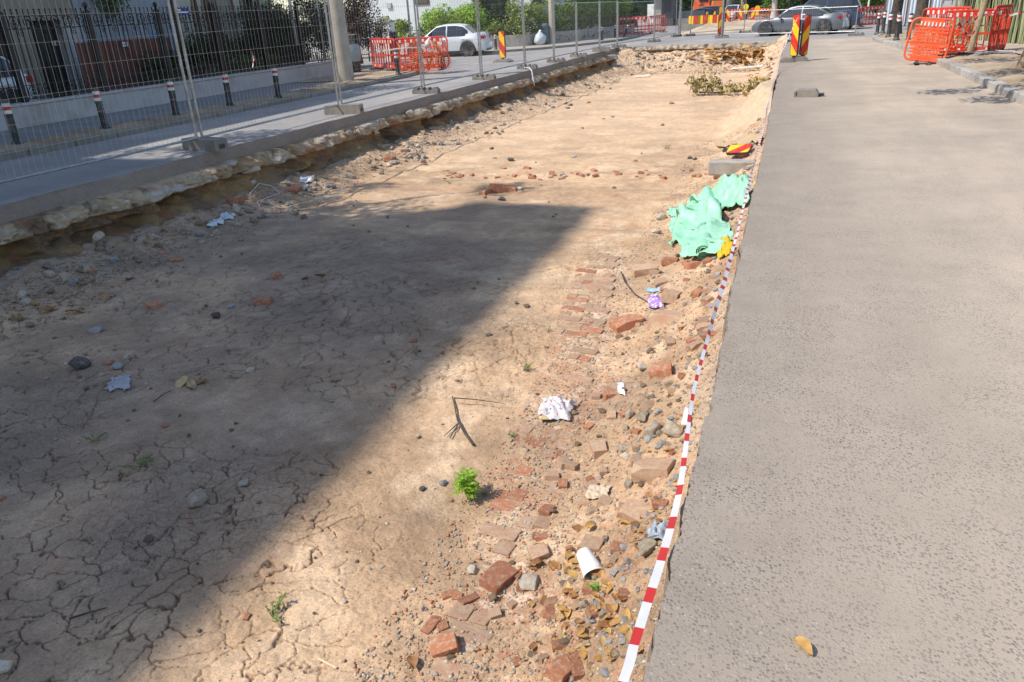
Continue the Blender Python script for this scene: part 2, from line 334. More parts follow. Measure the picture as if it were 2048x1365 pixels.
# ------------------------------------------------------------------ left bank: lumps of old concrete, yellow sand and brown earth under the road
rows = [4.2]
while rows[-1] < YEND + .3: rows.append(rows[-1] + .0022 * rows[-1] ** 1.15)
ry = np.array(rows); NU = 64
def bank(ry, xl, sgn_flip=False):
    u = np.linspace(0, 1, NU); Y = np.repeat(ry[:, None], NU, 1)
    zz = np.interp(u, [0, .30, .42, .78, 1], [-.20, -.40, -.48, -.74, -1.0]); oo = np.interp(u, [0, .04, .2, .32, .40, .6, .8, 1], [0.02, .07, .17, .18, .05, .14, .32, .66])
    Z = np.repeat(zz[None], len(ry), 0).copy(); O = np.repeat(oo[None], len(ry), 0).copy()
    e, r = vor(Y / .55 + 1.6 * (fbm(Y * 2, Z * 4, 3) - .5), Z / .26 + 7 + 1.1 * (fbm(Y * 3 + 9, Z * 3, 2) - .5))
    top = 1 - sst(.28, .46, u)[None]
    lump = np.minimum(e / .10, 1) * .03 + .20 * (r - .4)
    O += top * lump * .9 + (1 - top) * lump * .5 + (fbm(Y * 1.3, Z * 2, 4) - .5) * .34 * (.3 + u[None]) + np.abs(fbm(Y * 3.1, Z * 4 + 9, 4, .6) - .5) * .34 + (fbm(Y * 9, Z * 9, 4, .65) - .5) * .12 + (fbm(Y * 28, Z * 28, 3, .6) - .5) * .035
    cave = sst(.55, .75, fbm(Y * 1.1 + 4, Z * 2.5 + 3, 3)) * sst(.28, .4, u)[None] * (1 - sst(.7, .9, u))[None]; O -= cave * .34
    Z += (fbm(Y * 5 + 3, u[None] * 4, 3) - .5) * .06 * np.minimum(u[None] * 8, 1)
    O[:, 0] = .0; O[:, -1] = np.maximum(O[:, -1], .62)
    col = lerp(C(.36, .235, .12) * np.ones(Y.shape + (3,)), C(.22, .15, .095), sst(.35, .65, fbm(Y * 1.5, Z * 3 + 2, 4)))
    pale = top * sst(.2, .55, .5 * r + .7 * fbm(Y * 3, Z * 6, 4) - .12); col = lerp(col, C(.50, .39, .26), pale * .9)
    col = lerp(col, C(.55, .50, .44), top * sst(.62, .72, .4 * r + .6 * fbm(Y * 4 + 3, Z * 5, 4)) * .9)
    col = lerp(col, C(.40, .24, .105), (1 - top) * sst(.5, .7, fbm(Y * 2.3 + 8, Z * 5, 3)) * .8)
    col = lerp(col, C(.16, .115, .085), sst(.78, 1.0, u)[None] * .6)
    col = lerp(col, C(.33, .14, .08), sst(.66, .76, fbm(Y * 3 + 70, Z * 6, 3)) * .6)
    return xl(Y) + O, Y, Z, col
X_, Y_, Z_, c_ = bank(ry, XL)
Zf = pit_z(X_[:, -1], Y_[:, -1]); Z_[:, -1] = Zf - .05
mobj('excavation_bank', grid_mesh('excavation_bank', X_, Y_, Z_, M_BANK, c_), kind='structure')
# cut face of the asphalt on top of the bank, and the road it belongs to
zc = np.linspace(.0, -.235, 9); Yc = np.repeat(ry[:, None], 9, 1)
Oc = (fbm(Yc * 14, zc[None] * 30, 3) - .5) * .035 + (fbm(Yc * 2, zc[None] * 3 + 5, 3) - .5) * .05 + np.linspace(0, .05, 9)[None]; Oc[:, 0] = 0
cutf = mobj('asphalt_cut_face', grid_mesh('asphalt_cut_face', XL(Yc) + Oc, Yc, np.repeat(zc[None], len(ry), 0), M_CUT), kind='structure')
# far end of the dig: broken slab edge over a slope of rubble
xs = np.linspace(-8.5, -.1, 260); ue = np.linspace(0, 1, 16)
ye = lambda x: YEND - .35 + .5 * (fbm(x * .9, x * 0 + 3, 3) - .5) + .15 * (vn(x * 6, 2.) - .5)
Xe = np.repeat(xs[:, None], 16, 1); Ze = -.0 - ue[None] * .42 + 0 * Xe
Oe = ue[None] * .12 + np.where(ue[None] > .5, -.22 * sst(.35, .6, fbm(Xe * .6, Xe * 0 + 9, 3)), 0) + (fbm(Xe * 6, Ze * 9, 3) - .5) * .12 * np.minimum(ue[None] * 9, 1)
ce = lerp(C(.40, .33, .25) * np.ones(Xe.shape + (3,)), C(.30, .2, .12), sst(.5, .7, ue)[None] * np.ones(Xe.shape))
mobj('far_slab_edge', grid_mesh('far_slab_edge', Xe, ye(Xe) - Oe, Ze, M_BANK, ce), kind='structure')

# ------------------------------------------------------------------ roads and ground around the dig
def strip_sheet(name, xa, xb, ys, z, mat, nx=2):
    ys = np.asarray(ys, float); a = xa(ys) if callable(xa) else np.full(ys.shape, float(xa)); b = xb(ys) if callable(xb) else np.full(ys.shape, float(xb))
    u = np.linspace(0, 1, nx); X = a[:, None] + (b - a)[:, None] * u[None]; Y = np.repeat(ys[:, None], nx, 1)
    return mobj(name, grid_mesh(name, X, Y, np.full(X.shape, z), mat, smooth=False), kind='structure')
ysl = np.concatenate([[-8., 0.], ry[ry < YEND], [YEND]])
strip_sheet('side_road', -12.4, XL, ysl, 0.0, M_ROAD)
gb = MB()
for (x0, x1, y0, y1) in [(-300, -12.4, -60, 400), (-12.4, 3.9, -60, -8), (3.9, 300, -60, 400)]:
    gb.add([(x0, y0, 0), (x1, y0, 0), (x1, y1, 0), (x0, y1, 0)], [(0, 1, 2, 3)])
gb.build('ground', M_ROAD, kind='structure')
xf = np.linspace(-12.4, 3.9, 300); yf0 = np.where((xf > -8.5) & (xf < -.1), ye(xf), YEND)
mobj('cross_road', grid_mesh('cross_road', np.stack([xf, xf], 0), np.stack([yf0, np.full(xf.shape, 400.)], 0), np.zeros((2, 300)), M_ROAD, smooth=False), kind='structure')
# right-hand carriageway that is left standing, with its ragged sawn edge
rr_ = [-8., 0., .8]
while rr_[-1] < YEND: rr_.append(rr_[-1] + .004 * max(1.5, rr_[-1]) ** 1.1)
rr_ = np.array(rr_[:-1] + [YEND])
strip_sheet('right_carriageway', XR, 3.9, rr_, 0.0, M_ASPH, 3)
zc = np.linspace(0, -.95, 8); Yr = np.repeat(rr_[:, None], 8, 1)
Or = (fbm(Yr * 9, zc[None] * 20, 3) - .5) * .06 - np.linspace(0, .06, 8)[None]; Or[:, 0] = 0
mobj('carriageway_cut_face', grid_mesh('carriageway_cut_face', XR(Yr) + Or, Yr, np.repeat(zc[None], len(rr_), 0), M_CUT), kind='structure')

# ------------------------------------------------------------------ materials of the things
M_KERB = pm('kerb_concrete', (.27, .25, .22), (.20, .185, .16), 5, .9, .5, 70, .006, dirt=(.24, .19, .14), dscale=3, var=.12)
M_CONC = pm('light_concrete', (.42, .39, .35), (.33, .31, .28), 5, .9, .5, 60, .006, dirt=(.27, .23, .18), dscale=2.5, var=.1)
M_CONCD = pm('dark_concrete', (.24, .225, .205), (.17, .16, .15), 5, .92, .6, 60, .006, dirt=(.30, .25, .19), dscale=3, var=.1)
M_WALLT = pm('wall_render', (.50, .47, .46), (.44, .41, .40), 2, .85, .25, 50, .004, dirt=(.36, .32, .29), dscale=1.2)
M_IRON = pm('black_iron', (.016, .014, .013), (.03, .026, .024), 8, .5, .2, 90, .002, metal=.3, spec=.5)
M_PLBLK = pm('black_plastic', (.022, .022, .024), (.04, .04, .042), 6, .5, .15, 60, .002, dirt=(.16, .14, .12), dscale=5)
M_GALV = pm('galvanised_steel', (.42, .43, .44), (.33, .34, .35), 20, .42, .1, 80, .001, metal=.75, dirt=(.28, .25, .21), dscale=6)
M_WHITE = pm('white_paint', (.78, .77, .74), (.70, .69, .66), 8, .5, dirt=(.52, .48, .42), dscale=4)
M_RED = pm('red_paint', (.52, .045, .025), (.42, .035, .02), 8, .45, dirt=(.35, .12, .08), dscale=6)
M_REDPL = pm('red_plastic', (.66, .034, .018), (.56, .028, .015), 3, .42, .1, 40, .003, spec=.5, var=.08, dirt=(.55, .13, .07), dscale=5)
M_ORPL = pm('orange_plastic', (.85, .115, .025), (.75, .09, .02), 3, .45, .1, 40, .003, spec=.5, dirt=(.62, .19, .09), dscale=5)
M_ORNET = pm('orange_netting', (.85, .15, .03), (.75, .12, .02), 3, .5)
M_BARK = pm('bark', (.13, .10, .075), (.06, .048, .038), 9, .95, 1., 30, .03)
M_BARKL = pm('pale_wood', (.42, .33, .21), (.30, .22, .13), 9, .9, .6, 40, .01)
M_POLE = pm('pole_concrete', (.47, .41, .33), (.40, .35, .28), 3, .9, .4, 40, .006, dirt=(.34, .29, .23), dscale=2)
M_SCONC = pm('chunk_concrete', (.55, .48, .38), (.42, .35, .26), 7, .95, .9, 30, .02, var=.18, dirt=(.36, .26, .16), dscale=6)
def stripes(name, c1, c2, period, ang, c3=None, rough=.5, off=0.0, dirt=.5):
    k = NT(name); tc = k.n('TexCoord').outputs['Object']; s = k.n('SeparateXYZ', {0: tc})
    d = k.math('ADD', k.math('MULTIPLY', s.outputs[0], math.cos(ang)), k.math('MULTIPLY', s.outputs[2], math.sin(ang)))
    f = k.math('FRACT', k.math('ADD', k.math('DIVIDE', d, period), 50 + off)); m = k.math('GREATER_THAN', f, .5)
    col = k.mix(m, c1, c2); col = k.mix(k.ramp(k.noise(tc, 7, 5, .7), [(.5, 0.), (.75, dirt)]), col, (.33, .25, .16))
    k.set(color=col, rough=rough, spec=.4); return k.m
YEL, REDB = (.85, .50, .015), (.62, .025, .012)
M_STRIPE = stripes('red_yellow_diagonal', YEL, REDB, .46, R(38)); M_STRIPE_M = stripes('red_yellow_diagonal_mirrored', YEL, REDB, .46, R(142), off=.25)
M_STRIPE_V = stripes('red_yellow_blocks', YEL, REDB, 1.0, 0.0, dirt=.2)
M_SOILV = soil_mat('verge_soil')
def col_sheet(name, X, Y, Z, seed, ca=(.40, .31, .21), cb=(.27, .205, .14)):
    n = fbm(X * 1.4 + seed, Y * 1.4, 5); c = lerp(C(*ca) * np.ones(X.shape + (3,)), C(*cb), sst(.35, .65, n)); c = lerp(c, C(.36, .18, .10), sst(.62, .75, fbm(X * 3 + seed, Y * 3 + 5, 3)) * .4)
    return mobj(name, grid_mesh(name, X, Y, Z, M_SOILV, c), kind='structure')

# ------------------------------------------------------------------ left pavement, kerb, verge strip
KP = [Vector((-12.4, y, 0)) for y in (-8, 0, 8, 14, 19, 23.2)] + [Vector(p + (0,)) for p in ((-12.42, 25), (-12.6, 26.4), (-13.1, 27.6), (-14.2, 28.6), (-16, 29.3), (-22, 30.5), (-40, 33))]
def walk(poly, step):
    out = []; acc = 0
    L = [(b - a).length for a, b in zip(poly, poly[1:])]; tot = sum(L); s = 0
    while s + step * .5 < tot:
        def at(q):
            q = min(q, tot - 1e-4)
            for a, b, l in zip(poly, poly[1:], L):
                if q <= l: return a + (b - a) * (q / l)
                q -= l
        out.append((at(s), at(min(s + step, tot)))); s += step
    return out
def stone_piece(name, a, b, w, z0, z1, mat, parent, gap=.008, side=1, tilt=0.):
    d = (b - a); l = d.length; ang = math.atan2(d.y, d.x)
    m = MB(); m.box((gap, 0, z0), (l - gap, side * w, z1), bev=.012)
    o = m.build(name, mat, parent, loc=(a.x, a.y, 0), rz=ang); o.rotation_euler.x = tilt
    return o
kl = empty('kerb_left'); kl['kind'] = 'structure'
for a, b in walk(KP, 1.0):
    if a.y > 2 or a.x < -13: stone_piece('kerb_stone', a, b, .17, -.06, .125 + random.uniform(-.006, .006), M_KERB, kl, side=1, tilt=random.uniform(-.015, .015))
inner = [p + Vector((-.175, 0, 0)) if p.y < 24 else p + Vector((-.15, -.17, 0)) for p in KP]
pv = MB(); pts = [(p.x, p.y, .115) for p in inner]; n = len(pts)
pv.add(pts + [(-60, 36, .115), (-60, -8, .115)], [tuple(range(n + 2))]); pv.build('pavement_left', M_PAVE, kind='structure')
ys = np.linspace(4, 23.5, 240); us = np.linspace(0, 1, 14); Yv = np.repeat(ys[:, None], 14, 1); Xv = -12.6 - us[None] * .8 + .12 * (fbm(Yv * 2, us[None] * 3, 3) - .5)
col_sheet('verge_strip_left', Xv, Yv, .118 + .055 * np.sin(np.pi * us)[None] ** .6 * (.3 + 1.2 * fbm(Xv * 4, Yv * 4, 4)) - .01, 3)
Yv, Xv = np.meshgrid(np.linspace(22.5, 27.4, 60), np.linspace(-15.4, -12.75, 40), indexing='ij')
col_sheet('dug_pavement_corner', Xv, Yv, .11 + .05 * fbm(Xv * 3, Yv * 3, 4), 13, (.47, .38, .27), (.36, .27, .18))

# ------------------------------------------------------------------ garden wall with wrought iron fence
WX = -15.6
wl = empty('garden_wall', (0, 0, 0), 0, 'low pale rendered garden wall carrying the black iron fence', 'wall')
wm = MB(); wm.box((WX - .3, 4, .0), (WX, 26.2, .55), bev=.01); wm.build('wall_body', M_WALLT, wl)
for y in np.arange(4, 26.0, 1.45):
    m = MB(); m.box((WX - .34, y + .004, .553), (WX + .035, min(y + 1.442, 26.24), .605), bev=.008); m.build('coping', M_WALLT, wl)
fe_ = empty('iron_fence', (0, 0, 0), 0, 'tall black wrought iron fence with ball finials and scroll circles', 'fence')
FX = WX - .15
def ring(m, c, r, th=.012, n=18):
    m.tube([(c[0], c[1] + r * math.cos(a), c[2] + r * math.sin(a)) for a in np.linspace(0, 2 * math.pi, n)], th, 5, False)
pb = MB(); pb.box((-.055, -.055, .6), (.055, .055, 2.42), bev=.006); pb.lathe([(.03, 2.42), (.05, 2.43), (.02, 2.46), (.055, 2.50), (.062, 2.54), (.045, 2.585), (.01, 2.60)], 10)
pmesh = pb.mesh('fence_post', M_IRON, False)
bb = MB(); bb.tube([(0, 0, .68), (0, 0, 2.44)], .013, 6); bb.ball((0, 0, 2.46), .02, 6); bmesh_ = bb.mesh('bar', M_IRON)
cc = MB(); ring(cc, (0, 0, 0), .115); cc.ball((0, 0, .04), .028, 6)
for s in (-1, 1): cc.tube([(0, s * (.055 + .04 * math.cos(t) * (1 - t / 9)), -.035 + .04 * math.sin(t) * (1 - t / 9)) for t in np.linspace(.5, 6.2, 14)], .009, 5, False)
cmesh = cc.mesh('scroll_circle', M_IRON); c2 = MB(); ring(c2, (0, 0, 0), .06, .009, 14); c2.ball((0, 0, 0), .018, 6); c2mesh = c2.mesh('small_scroll', M_IRON)
FY = [8.44, 10.70, 12.96, 15.22, 17.48, 19.66, 21.8, 23.9, 26.0]
for i, y in enumerate(FY):
    mobj('fence_post', pmesh, (FX, y, 0), parent=fe_)
    if i == len(FY) - 1: break
    y2 = FY[i + 1]; L = y2 - y
    for z, t in ((.66, .014), (.94, .010), (2.08, .012), (2.34, .012)):
        m = MB(); m.box((-.012, 0, -t), (.012, L - .09, t)); m.build('rail', M_IRON, fe_, loc=(FX, y + .045, z))
    for k in range(15): mobj('bar', bmesh_, (FX, y + L * (k + 1) / 16, 0), parent=fe_)
    for k in range(6):
        yy = y + L * (k + .75) / 6.5
        mobj('scroll_circle', cmesh, (FX + .022, yy, .80), parent=fe_); mobj('scroll_circle', cmesh, (FX + .022, yy, 2.21), parent=fe_)
        mobj('small_scroll', c2mesh, (FX + .02, yy + .1, 2.00), parent=fe_)

# ------------------------------------------------------------------ bollards
def make_bollard(label, group, h=.88):
    t = empty('bollard', (0, 0, 0), 0, label, 'bollard', group); r = .062
    m = MB(); m.lathe([(.115, 0), (.115, .03), (.085, .06), (.075, .09), (r, .11), (r, h - .29), (.075, h - .28), (.075, h - .25), (r, h - .24)], 14); m.build('shaft', M_PLBLK, t, smooth='auto')
    for z0, z1, mt, nm in ((h - .24, h - .18, M_WHITE, 'white_band'), (h - .18, h - .12, M_RED, 'red_band'), (h - .12, h - .06, M_WHITE, 'white_band')):
        m = MB(); m.lathe([(r + .004, z0), (r + .004, z1)], 14); m.build(nm, mt, t, smooth='auto')
    m = MB(); m.lathe([(r + .004, h - .06), (r + .004, h - .03), (.05, h - .005), (.015, h)], 14); m.build('cap', M_PLBLK, t, smooth='auto')
    for k in range(8):
        a = k * math.pi / 4; m = MB(); m.box((-.006, -.006, .12), (.006, .006, h - .3)); m.build('rib', M_PLBLK, t, loc=(math.cos(a) * r, math.sin(a) * r, 0), rz=a)
    return t
GB = 'black bollards along the left pavement'
bo = make_bollard('leftmost black bollard with red and white bands, below the iron fence', GB, .80)
bo.location = (-13.0, 10.3, .115)
for (x, y), lab in zip([(-12.93, 12.25), (-12.86, 14.2), (-12.8, 16.0), (-12.7, 17.85), (-12.55, 24.6)],
        ['second black bollard from the left edge of the photo, on the left kerb', 'third black bollard from the left, just left of the nearest fence post pair',
         'fourth black bollard from the left, with garden plants behind it', 'fifth black bollard from the left, before the concrete pole', 'black bollard standing in front of the red barriers at the street corner']):
    d = dup(bo, (x, y, .115), random.uniform(0, .3), lab); d.rotation_euler = (random.uniform(-.02, .02), random.uniform(-.02, .02), random.random())
for p, lab, tilt in [((992, 104), 'black bollard behind the white car, left of the striped board', 0), ((1043, 95), 'black bollard in front of the grey utility box by the hedge', 0), ((1204, 85), 'black bollard before the graffiti wall under the hedge end', 0),
               ((1230, 79), 'thin far bollard left of the dark red barrier', 0), ((1248, 78), 'leaning white-topped bollard in front of the dark red barrier', .35)]:
    g = G(*p); d = dup(bo, (g.x, g.y, .1), .1, lab); d.rotation_euler = (0, tilt, 0)

# ------------------------------------------------------------------ poles on the left
def pole(name, base, top, r0, r1, mat, label, cat, bands=0, n=18):
    t = empty(name, base, 0, label, cat); b = Vector(top) - Vector(base)
    m = MB(); m.tube([b * s for s in np.linspace(0, 1, 14)], [r0 + (r1 - r0) * s for s in np.linspace(0, 1, 14)], n); m.build('shaft', mat, t, smooth='auto'); return t
cp = pole('concrete_pole', (-13.25, 22.3, .1), (-13.3, 22.3, 9.0), .27, .17, M_POLE, 'thick tapered concrete utility pole behind the wire fence', 'pole')
for z in (.9, 1.5, 2.1, 2.7):
    m = MB(); m.lathe([(.262 - z * .011, z), (.262 - z * .011, z + .015)], 18); m.build('formwork_seam', M_POLE, cp)
g2 = G(1105, 92); pole('concrete_pole', (g2.x, g2.y, 0), (g2.x, g2.y, 9), .19, .13, M_POLE, 'pale concrete pole rising through the hedge by the blue bin', 'pole')
pole('flag_pole', (-16.6, 24.9, .1), (-16.6, 24.9, 7), .06, .05, M_GALV, 'thicker grey metal post behind the garden wall, left of the concrete pole', 'post')
pole('flag_pole', (-17.2, 27.6, .1), (-17.2, 27.6, 7), .035, .03, M_GALV, 'slim white metal post between the thick grey post and concrete pole', 'post')
sp = AX(822, 74, y=33); pole('sign_post', (sp.x, sp.y, 0), (sp.x - .02, sp.y, 4.5), .045, .045, M_GALV, 'slim pale blue-grey sign post behind the red barriers', 'post')

# ------------------------------------------------------------------ wire mesh fence panels along the road
def make_panel(L, H=2.0, label=None, group=None, nv=None):
    t = empty('mesh_fence_panel', (0, 0, 0), 0, label, 'fence panel', group); r = .024
    for y in (0, L):
        m = MB(); m.tube([(0, y, .02), (0, y, H + .06)], r, 8); m.build('upright', M_GALV, t, smooth='auto')
    for z in (.14, H): m = MB(); m.tube([(0, .02, z), (0, L - .02, z)], r * .8, 8); m.build('rail', M_GALV, t, smooth='auto')
    m = MB(); nv = nv or int(L / .105)
    for k in range(1, nv): m.tube([(random.uniform(-.004, .004), L * k / nv, .14), (0, L * k / nv, H)], .0023, 3, False)
    m.build('vertical_wires', M_GALV, t, kind='stuff')
    for z in ([.47, .8, 1.11, 1.44, 1.76, 2.08] if H > 2.2 else [.47, .8, 1.11, 1.44, 1.76] if H > 1.6 else [.4, .7, 1.0]): m = MB(); m.tube([(.006, 0, z), (.006 + random.uniform(-.01, .01), L * .5, z + random.uniform(-.012, .012)), (.006, L, z)], .0028, 4, False); m.build('cross_wire', M_GALV, t)
    return t
def make_foot(label, group, notch=True):
    t = empty('concrete_fence_block', (0, 0, 0), 0, label, 'concrete block', group)
    poly = [(-.36, 0), (.36, 0), (.36, .09), (.30, .15)] if notch else [(-.36, 0), (.36, 0), (.35, .145), (.335, .155)]
    if notch:
        for c in (.16, 0., -.16): poly += [(c + .05, .15), (c + .04, .09), (c - .04, .09), (c - .05, .15)]
    poly += [(-.30, .15), (-.36, .09)] if notch else [(-.335, .155), (-.35, .145)]
    m = MB(); m.prism(poly, 1, -.115, .115); o = m.build('block', M_CONCD, t)
    for s in (-1, 1): m = MB(); m.box((s * .355, -.05, .03), (s * .365, .05, .085)); m.build('hand_slot', M_PLBLK, t)
    return t
GP = 'wire mesh fence panels along the left road'; GF = 'concrete feet of the mesh fence'
py_ = [6.6, 10.66, 15.28, 19.4, 23.3, 27.4, 30.6, 33.6, 37.2, 40.2]; px_ = [-9.45, -9.27, -9.3, -9.2, -9.02, -8.92, -8.75, -8.6, -8.42, -8.2]
def span(a, b, lab, H=2.0):
    a, b = Vector(a), Vector(b); L = (b - a).length; t = make_panel(L - .14, H, lab, GP); ang = math.atan2(b.y - a.y, b.x - a.x) - math.pi / 2
    t.location = a + (b - a).normalized() * .07 + Vector((0, 0, .06)); t.rotation_euler = (0, 0, ang); return t
names = ['nearest wire mesh fence panel, running out of the left edge', 'wire mesh panel in front of the dark garden fence and third bollard', 'wire mesh panel in front of the concrete pole',
         'wire mesh panel in front of the red corner barriers', 'wire mesh panel in front of the white car', 'wire mesh panel just right of the red and yellow board', 'wire mesh panel in front of the hedge, by the blue bin',
         'wire mesh panel in front of the graffiti wall', 'last wire mesh panel of the straight row beside the dig']
for i in range(9): span((px_[i], py_[i], 0), (px_[i + 1], py_[i + 1], 0), names[i], 2.35 if i < 6 else 2.05)
fn = ['large dark concrete fence foot nearest the camera, by the road edge', 'second concrete fence foot along the bank, below the concrete pole', 'third notched concrete fence foot along the bank', 'fourth notched concrete fence foot, below the white car',
      'fifth concrete fence foot with a white cable beside it', 'sixth notched concrete fence foot along the bank', 'seventh notched concrete fence foot along the bank', 'eighth concrete fence foot along the bank', 'ninth fence foot at the far corner of the bank']
fa = make_foot(fn[0], GF, False); fb = make_foot(fn[2], GF, True)
for i in range(1, 10):
    src = fa if i in (1, 2, 8) else fb
    o = src if (i == 1 or i == 3) else dup(src, (0, 0, 0), 0, fn[i - 1])
    o.location = (px_[i] + .08, py_[i], 0.002); o.rotation_euler = (0, 0, random.uniform(-.1, .1) + (.08 if i > 1 else -.25))
    if i == 1: o.scale = (1.15, 1.15, 1.25)
    # clamp that ties the two uprights together
# corner and panels across the end of the dig
P1 = (px_[9], py_[9]); P2 = (-7.1, 44.8); P3 = G(1352, 74); P4 = G(1379, 73); P5 = G(1444, 77); P6 = G(1712, 72); P7 = G(1490, 66)
span((*P1, 0), (*P2, 0), 'angled mesh panel at the far left corner of the dig')
span((*P2, 0), (P3.x, P3.y, 0), 'mesh panel leading away behind the far corner of the dig', 2.1)
span((P4.x, P4.y, 0), (P7.x, P7.y, 0), 'far mesh panel behind the red and yellow barrier board', 2.0)
span((P5.x, P5.y, 0), (P6.x, P6.y, 0), 'mesh panel standing across the road in front of the silver car', 1.25)
for p, l in ((P2, 'fence foot at the angled panel by the far corner'), (P3, 'pair of far fence feet beside the dark screen'), (P4, 'far fence foot under the barrier board'), (P5, 'far fence foot under the striped board post'), (P6, 'fence foot at the right end of the panel before the silver car'), (P7, 'far fence foot left of the silver car bumper')):
    dup(fb, (p[0], p[1], 0.002), random.random(), l)
pole('tall_fence_post', (P5.x - .02, P5.y - .05, .1), (P5.x - .02, P5.y - .05, 3.2), .05, .05, M_GALV, 'tall round galvanised post beside the upright striped board', 'post')
pole('tall_fence_post', (P3.x + .2, P3.y, .1), (P3.x + .25, P3.y, 3.6), .085, .075, M_GALV, 'thick galvanised post by the dark screen at the far crossing', 'post')

# ------------------------------------------------------------------ more materials
M_GLASS = pm('dark_glass', (.018, .022, .026), (.03, .036, .042), 2, .06, spec=.8)
M_TYRE = pm('tyre_rubber', (.022, .022, .023), (.035, .034, .033), 9, .85, .2, 60, .003, dirt=(.12, .10, .085), dscale=8)
M_RIM = pm('alloy_rim', (.42, .43, .45), (.34, .35, .36), 9, .35, metal=.8)
M_RIMD = pm('dark_rim', (.05, .05, .055), (.08, .08, .085), 9, .4, metal=.6)
M_LENS = pm('headlamp_lens', (.62, .65, .68), (.5, .52, .55), 30, .1, spec=.8)
M_TAIL = pm('tail_lamp', (.42, .012, .012), (.3, .01, .01), 30, .15, spec=.7)
M_PLATE = pm('number_plate', (.75, .75, .73), (.7, .7, .68), 20, .5)
def paint(name, c): return pm(name, c, tuple(x * .93 for x in c), 1.5, .32, metal=.15, spec=.5, coat=.8)
P_WHITE = paint('white_car_paint', (.72, .74, .76)); P_SILV = paint('grey_car_paint', (.125, .135, .155)); P_BLUE = paint('dark_blue_car_paint', (.025, .04, .085)); P_BLACK = paint('black_car_paint', (.02, .022, .027)); P_RED = paint('red_car_paint', (.4, .03, .03))
def leafmat(name, c, c2, rough=.6, tr=.25):
    k = NT(name); g = k.n('NewGeometry'); r = g.outputs['Random Per Island']
    col = k.ramp(r, [(0., c), (.55, c2), (1., tuple(min(1, x * 1.35) for x in c2))]); k.set(color=col, rough=rough, spec=.35)
    t = k.n('BsdfTranslucent', {'Color': col}); mx = k.n('MixShader', {0: tr, 1: k.b.outputs[0], 2: t.outputs[0]}); k.t.links.new(mx.outputs[0], k.t.nodes['Material Output'].inputs[0]); return k.m
L_GREEN = leafmat('green_leaves', (.045, .10, .014), (.11, .19, .03)); L_HEDGE = leafmat('hedge_leaves', (.09, .15, .02), (.24, .31, .055)); L_LIME = leafmat('lime_leaves', (.16, .30, .03), (.30, .46, .06), .55, .35)
L_DARK = leafmat('dark_leaves', (.016, .032, .010), (.045, .07, .02)); L_PURP = leafmat('purple_leaves', (.030, .018, .016), (.085, .05, .035)); L_DRY = leafmat('dry_leaves', (.24, .115, .028), (.52, .30, .09), .8, .2); L_OLIVE = leafmat('wilted_leaves', (.20, .165, .05), (.44, .36, .15), .7, .25)
L_WEED = leafmat('weed_leaves', (.08, .13, .035), (.17, .22, .06), .7, .25)

def leaf_cloud(name, centres, size, mat, n, parent, seed=0, shape='leaf', droop=.3, loc=(0, 0, 0)):
    """n leaves spread through a set of ellipsoid clumps (centre, radius) and joined into one foliage mesh"""
    r = np.random.default_rng(seed); w = np.array([c[1] ** 2 if not isinstance(c[1], tuple) else c[1][0] * c[1][2] for c in centres]); w = w / w.sum()
    idx = r.choice(len(centres), n, p=w); d = r.normal(size=(n, 3)); d /= np.linalg.norm(d, axis=1)[:, None]; rad = r.random(n) ** .45
    ctr = np.array([c[0] for c in centres]); rr = np.array([(c[1],) * 3 if not isinstance(c[1], tuple) else c[1] for c in centres])
    P = ctr[idx] + d * rr[idx] * rad[:, None]
    nrm = d * .8 + r.normal(size=(n, 3)) * .7 + np.array([0, 0, .5]); nrm /= np.linalg.norm(nrm, axis=1)[:, None]
    t = np.cross(nrm, r.normal(size=(n, 3))); t /= np.linalg.norm(t, axis=1)[:, None] + 1e-9; b = np.cross(nrm, t); t[:, 2] -= droop * .5
    s = size * (.6 + .8 * r.random(n))[:, None]; wd = .42
    A = P - t * s * .5; Bp = P + b * s * wd * .5 + nrm * s * .07; Cp = P + t * s * .5; D = P - b * s * wd * .5 + nrm * s * .07
    V = np.stack([A, Bp, Cp, D], 1).reshape(-1, 3); me = bpy.data.meshes.new(name); me.vertices.add(len(V)); me.vertices.foreach_set('co', V.astype(np.float32).ravel())
    Q = np.arange(4 * n, dtype=np.int32); me.loops.add(4 * n); me.loops.foreach_set('vertex_index', Q); me.polygons.add(n); me.polygons.foreach_set('loop_start', np.arange(0, 4 * n, 4, dtype=np.int32)); me.update(calc_edges=True); me.materials.append(mat)
    return mobj(name, me, loc, parent=parent)
def clumps(n, box, r0, r1, seed):
    r = np.random.default_rng(seed); (x0, y0, z0), (x1, y1, z1) = box
    return [((r.uniform(x0, x1), r.uniform(y0, y1), r.uniform(z0, z1)), r.uniform(r0, r1)) for _ in range(n)]
def tree(name, base, h, r0, label, crown, leafmat_, nleaf, leafsize, seed, lean=(0, 0), group=None, bark=None, branches=5):
    t = empty(name, base, 0, label, 'tree', group); rr = random.Random(seed); m = MB()
    top = Vector((lean[0], lean[1], h)); pts = [Vector((top.x * s + rr.uniform(-.04, .04) * (s > 0), top.y * s + rr.uniform(-.04, .04) * (s > 0), h * s)) for s in np.linspace(0, 1, 8)]
    m.tube(pts, [r0 * (1.35 if i == 0 else 1.0 - .07 * i) for i in range(8)], 12); m.build('trunk', bark or M_BARK, t, smooth='auto')
    for k in range(branches):
        s = rr.uniform(.55, 1); p = top * s; c = rr.choice(crown)[0]; q = Vector(c); mid = p.lerp(q, .5) + Vector((rr.uniform(-.3, .3), rr.uniform(-.3, .3), .2))
        m = MB(); m.tube([p, mid, q], [r0 * .4, r0 * .25, r0 * .06], 6); m.build('limb', bark or M_BARK, t, smooth='auto')
    leaf_cloud('crown', crown, leafsize, leafmat_, nleaf, t, seed); return t

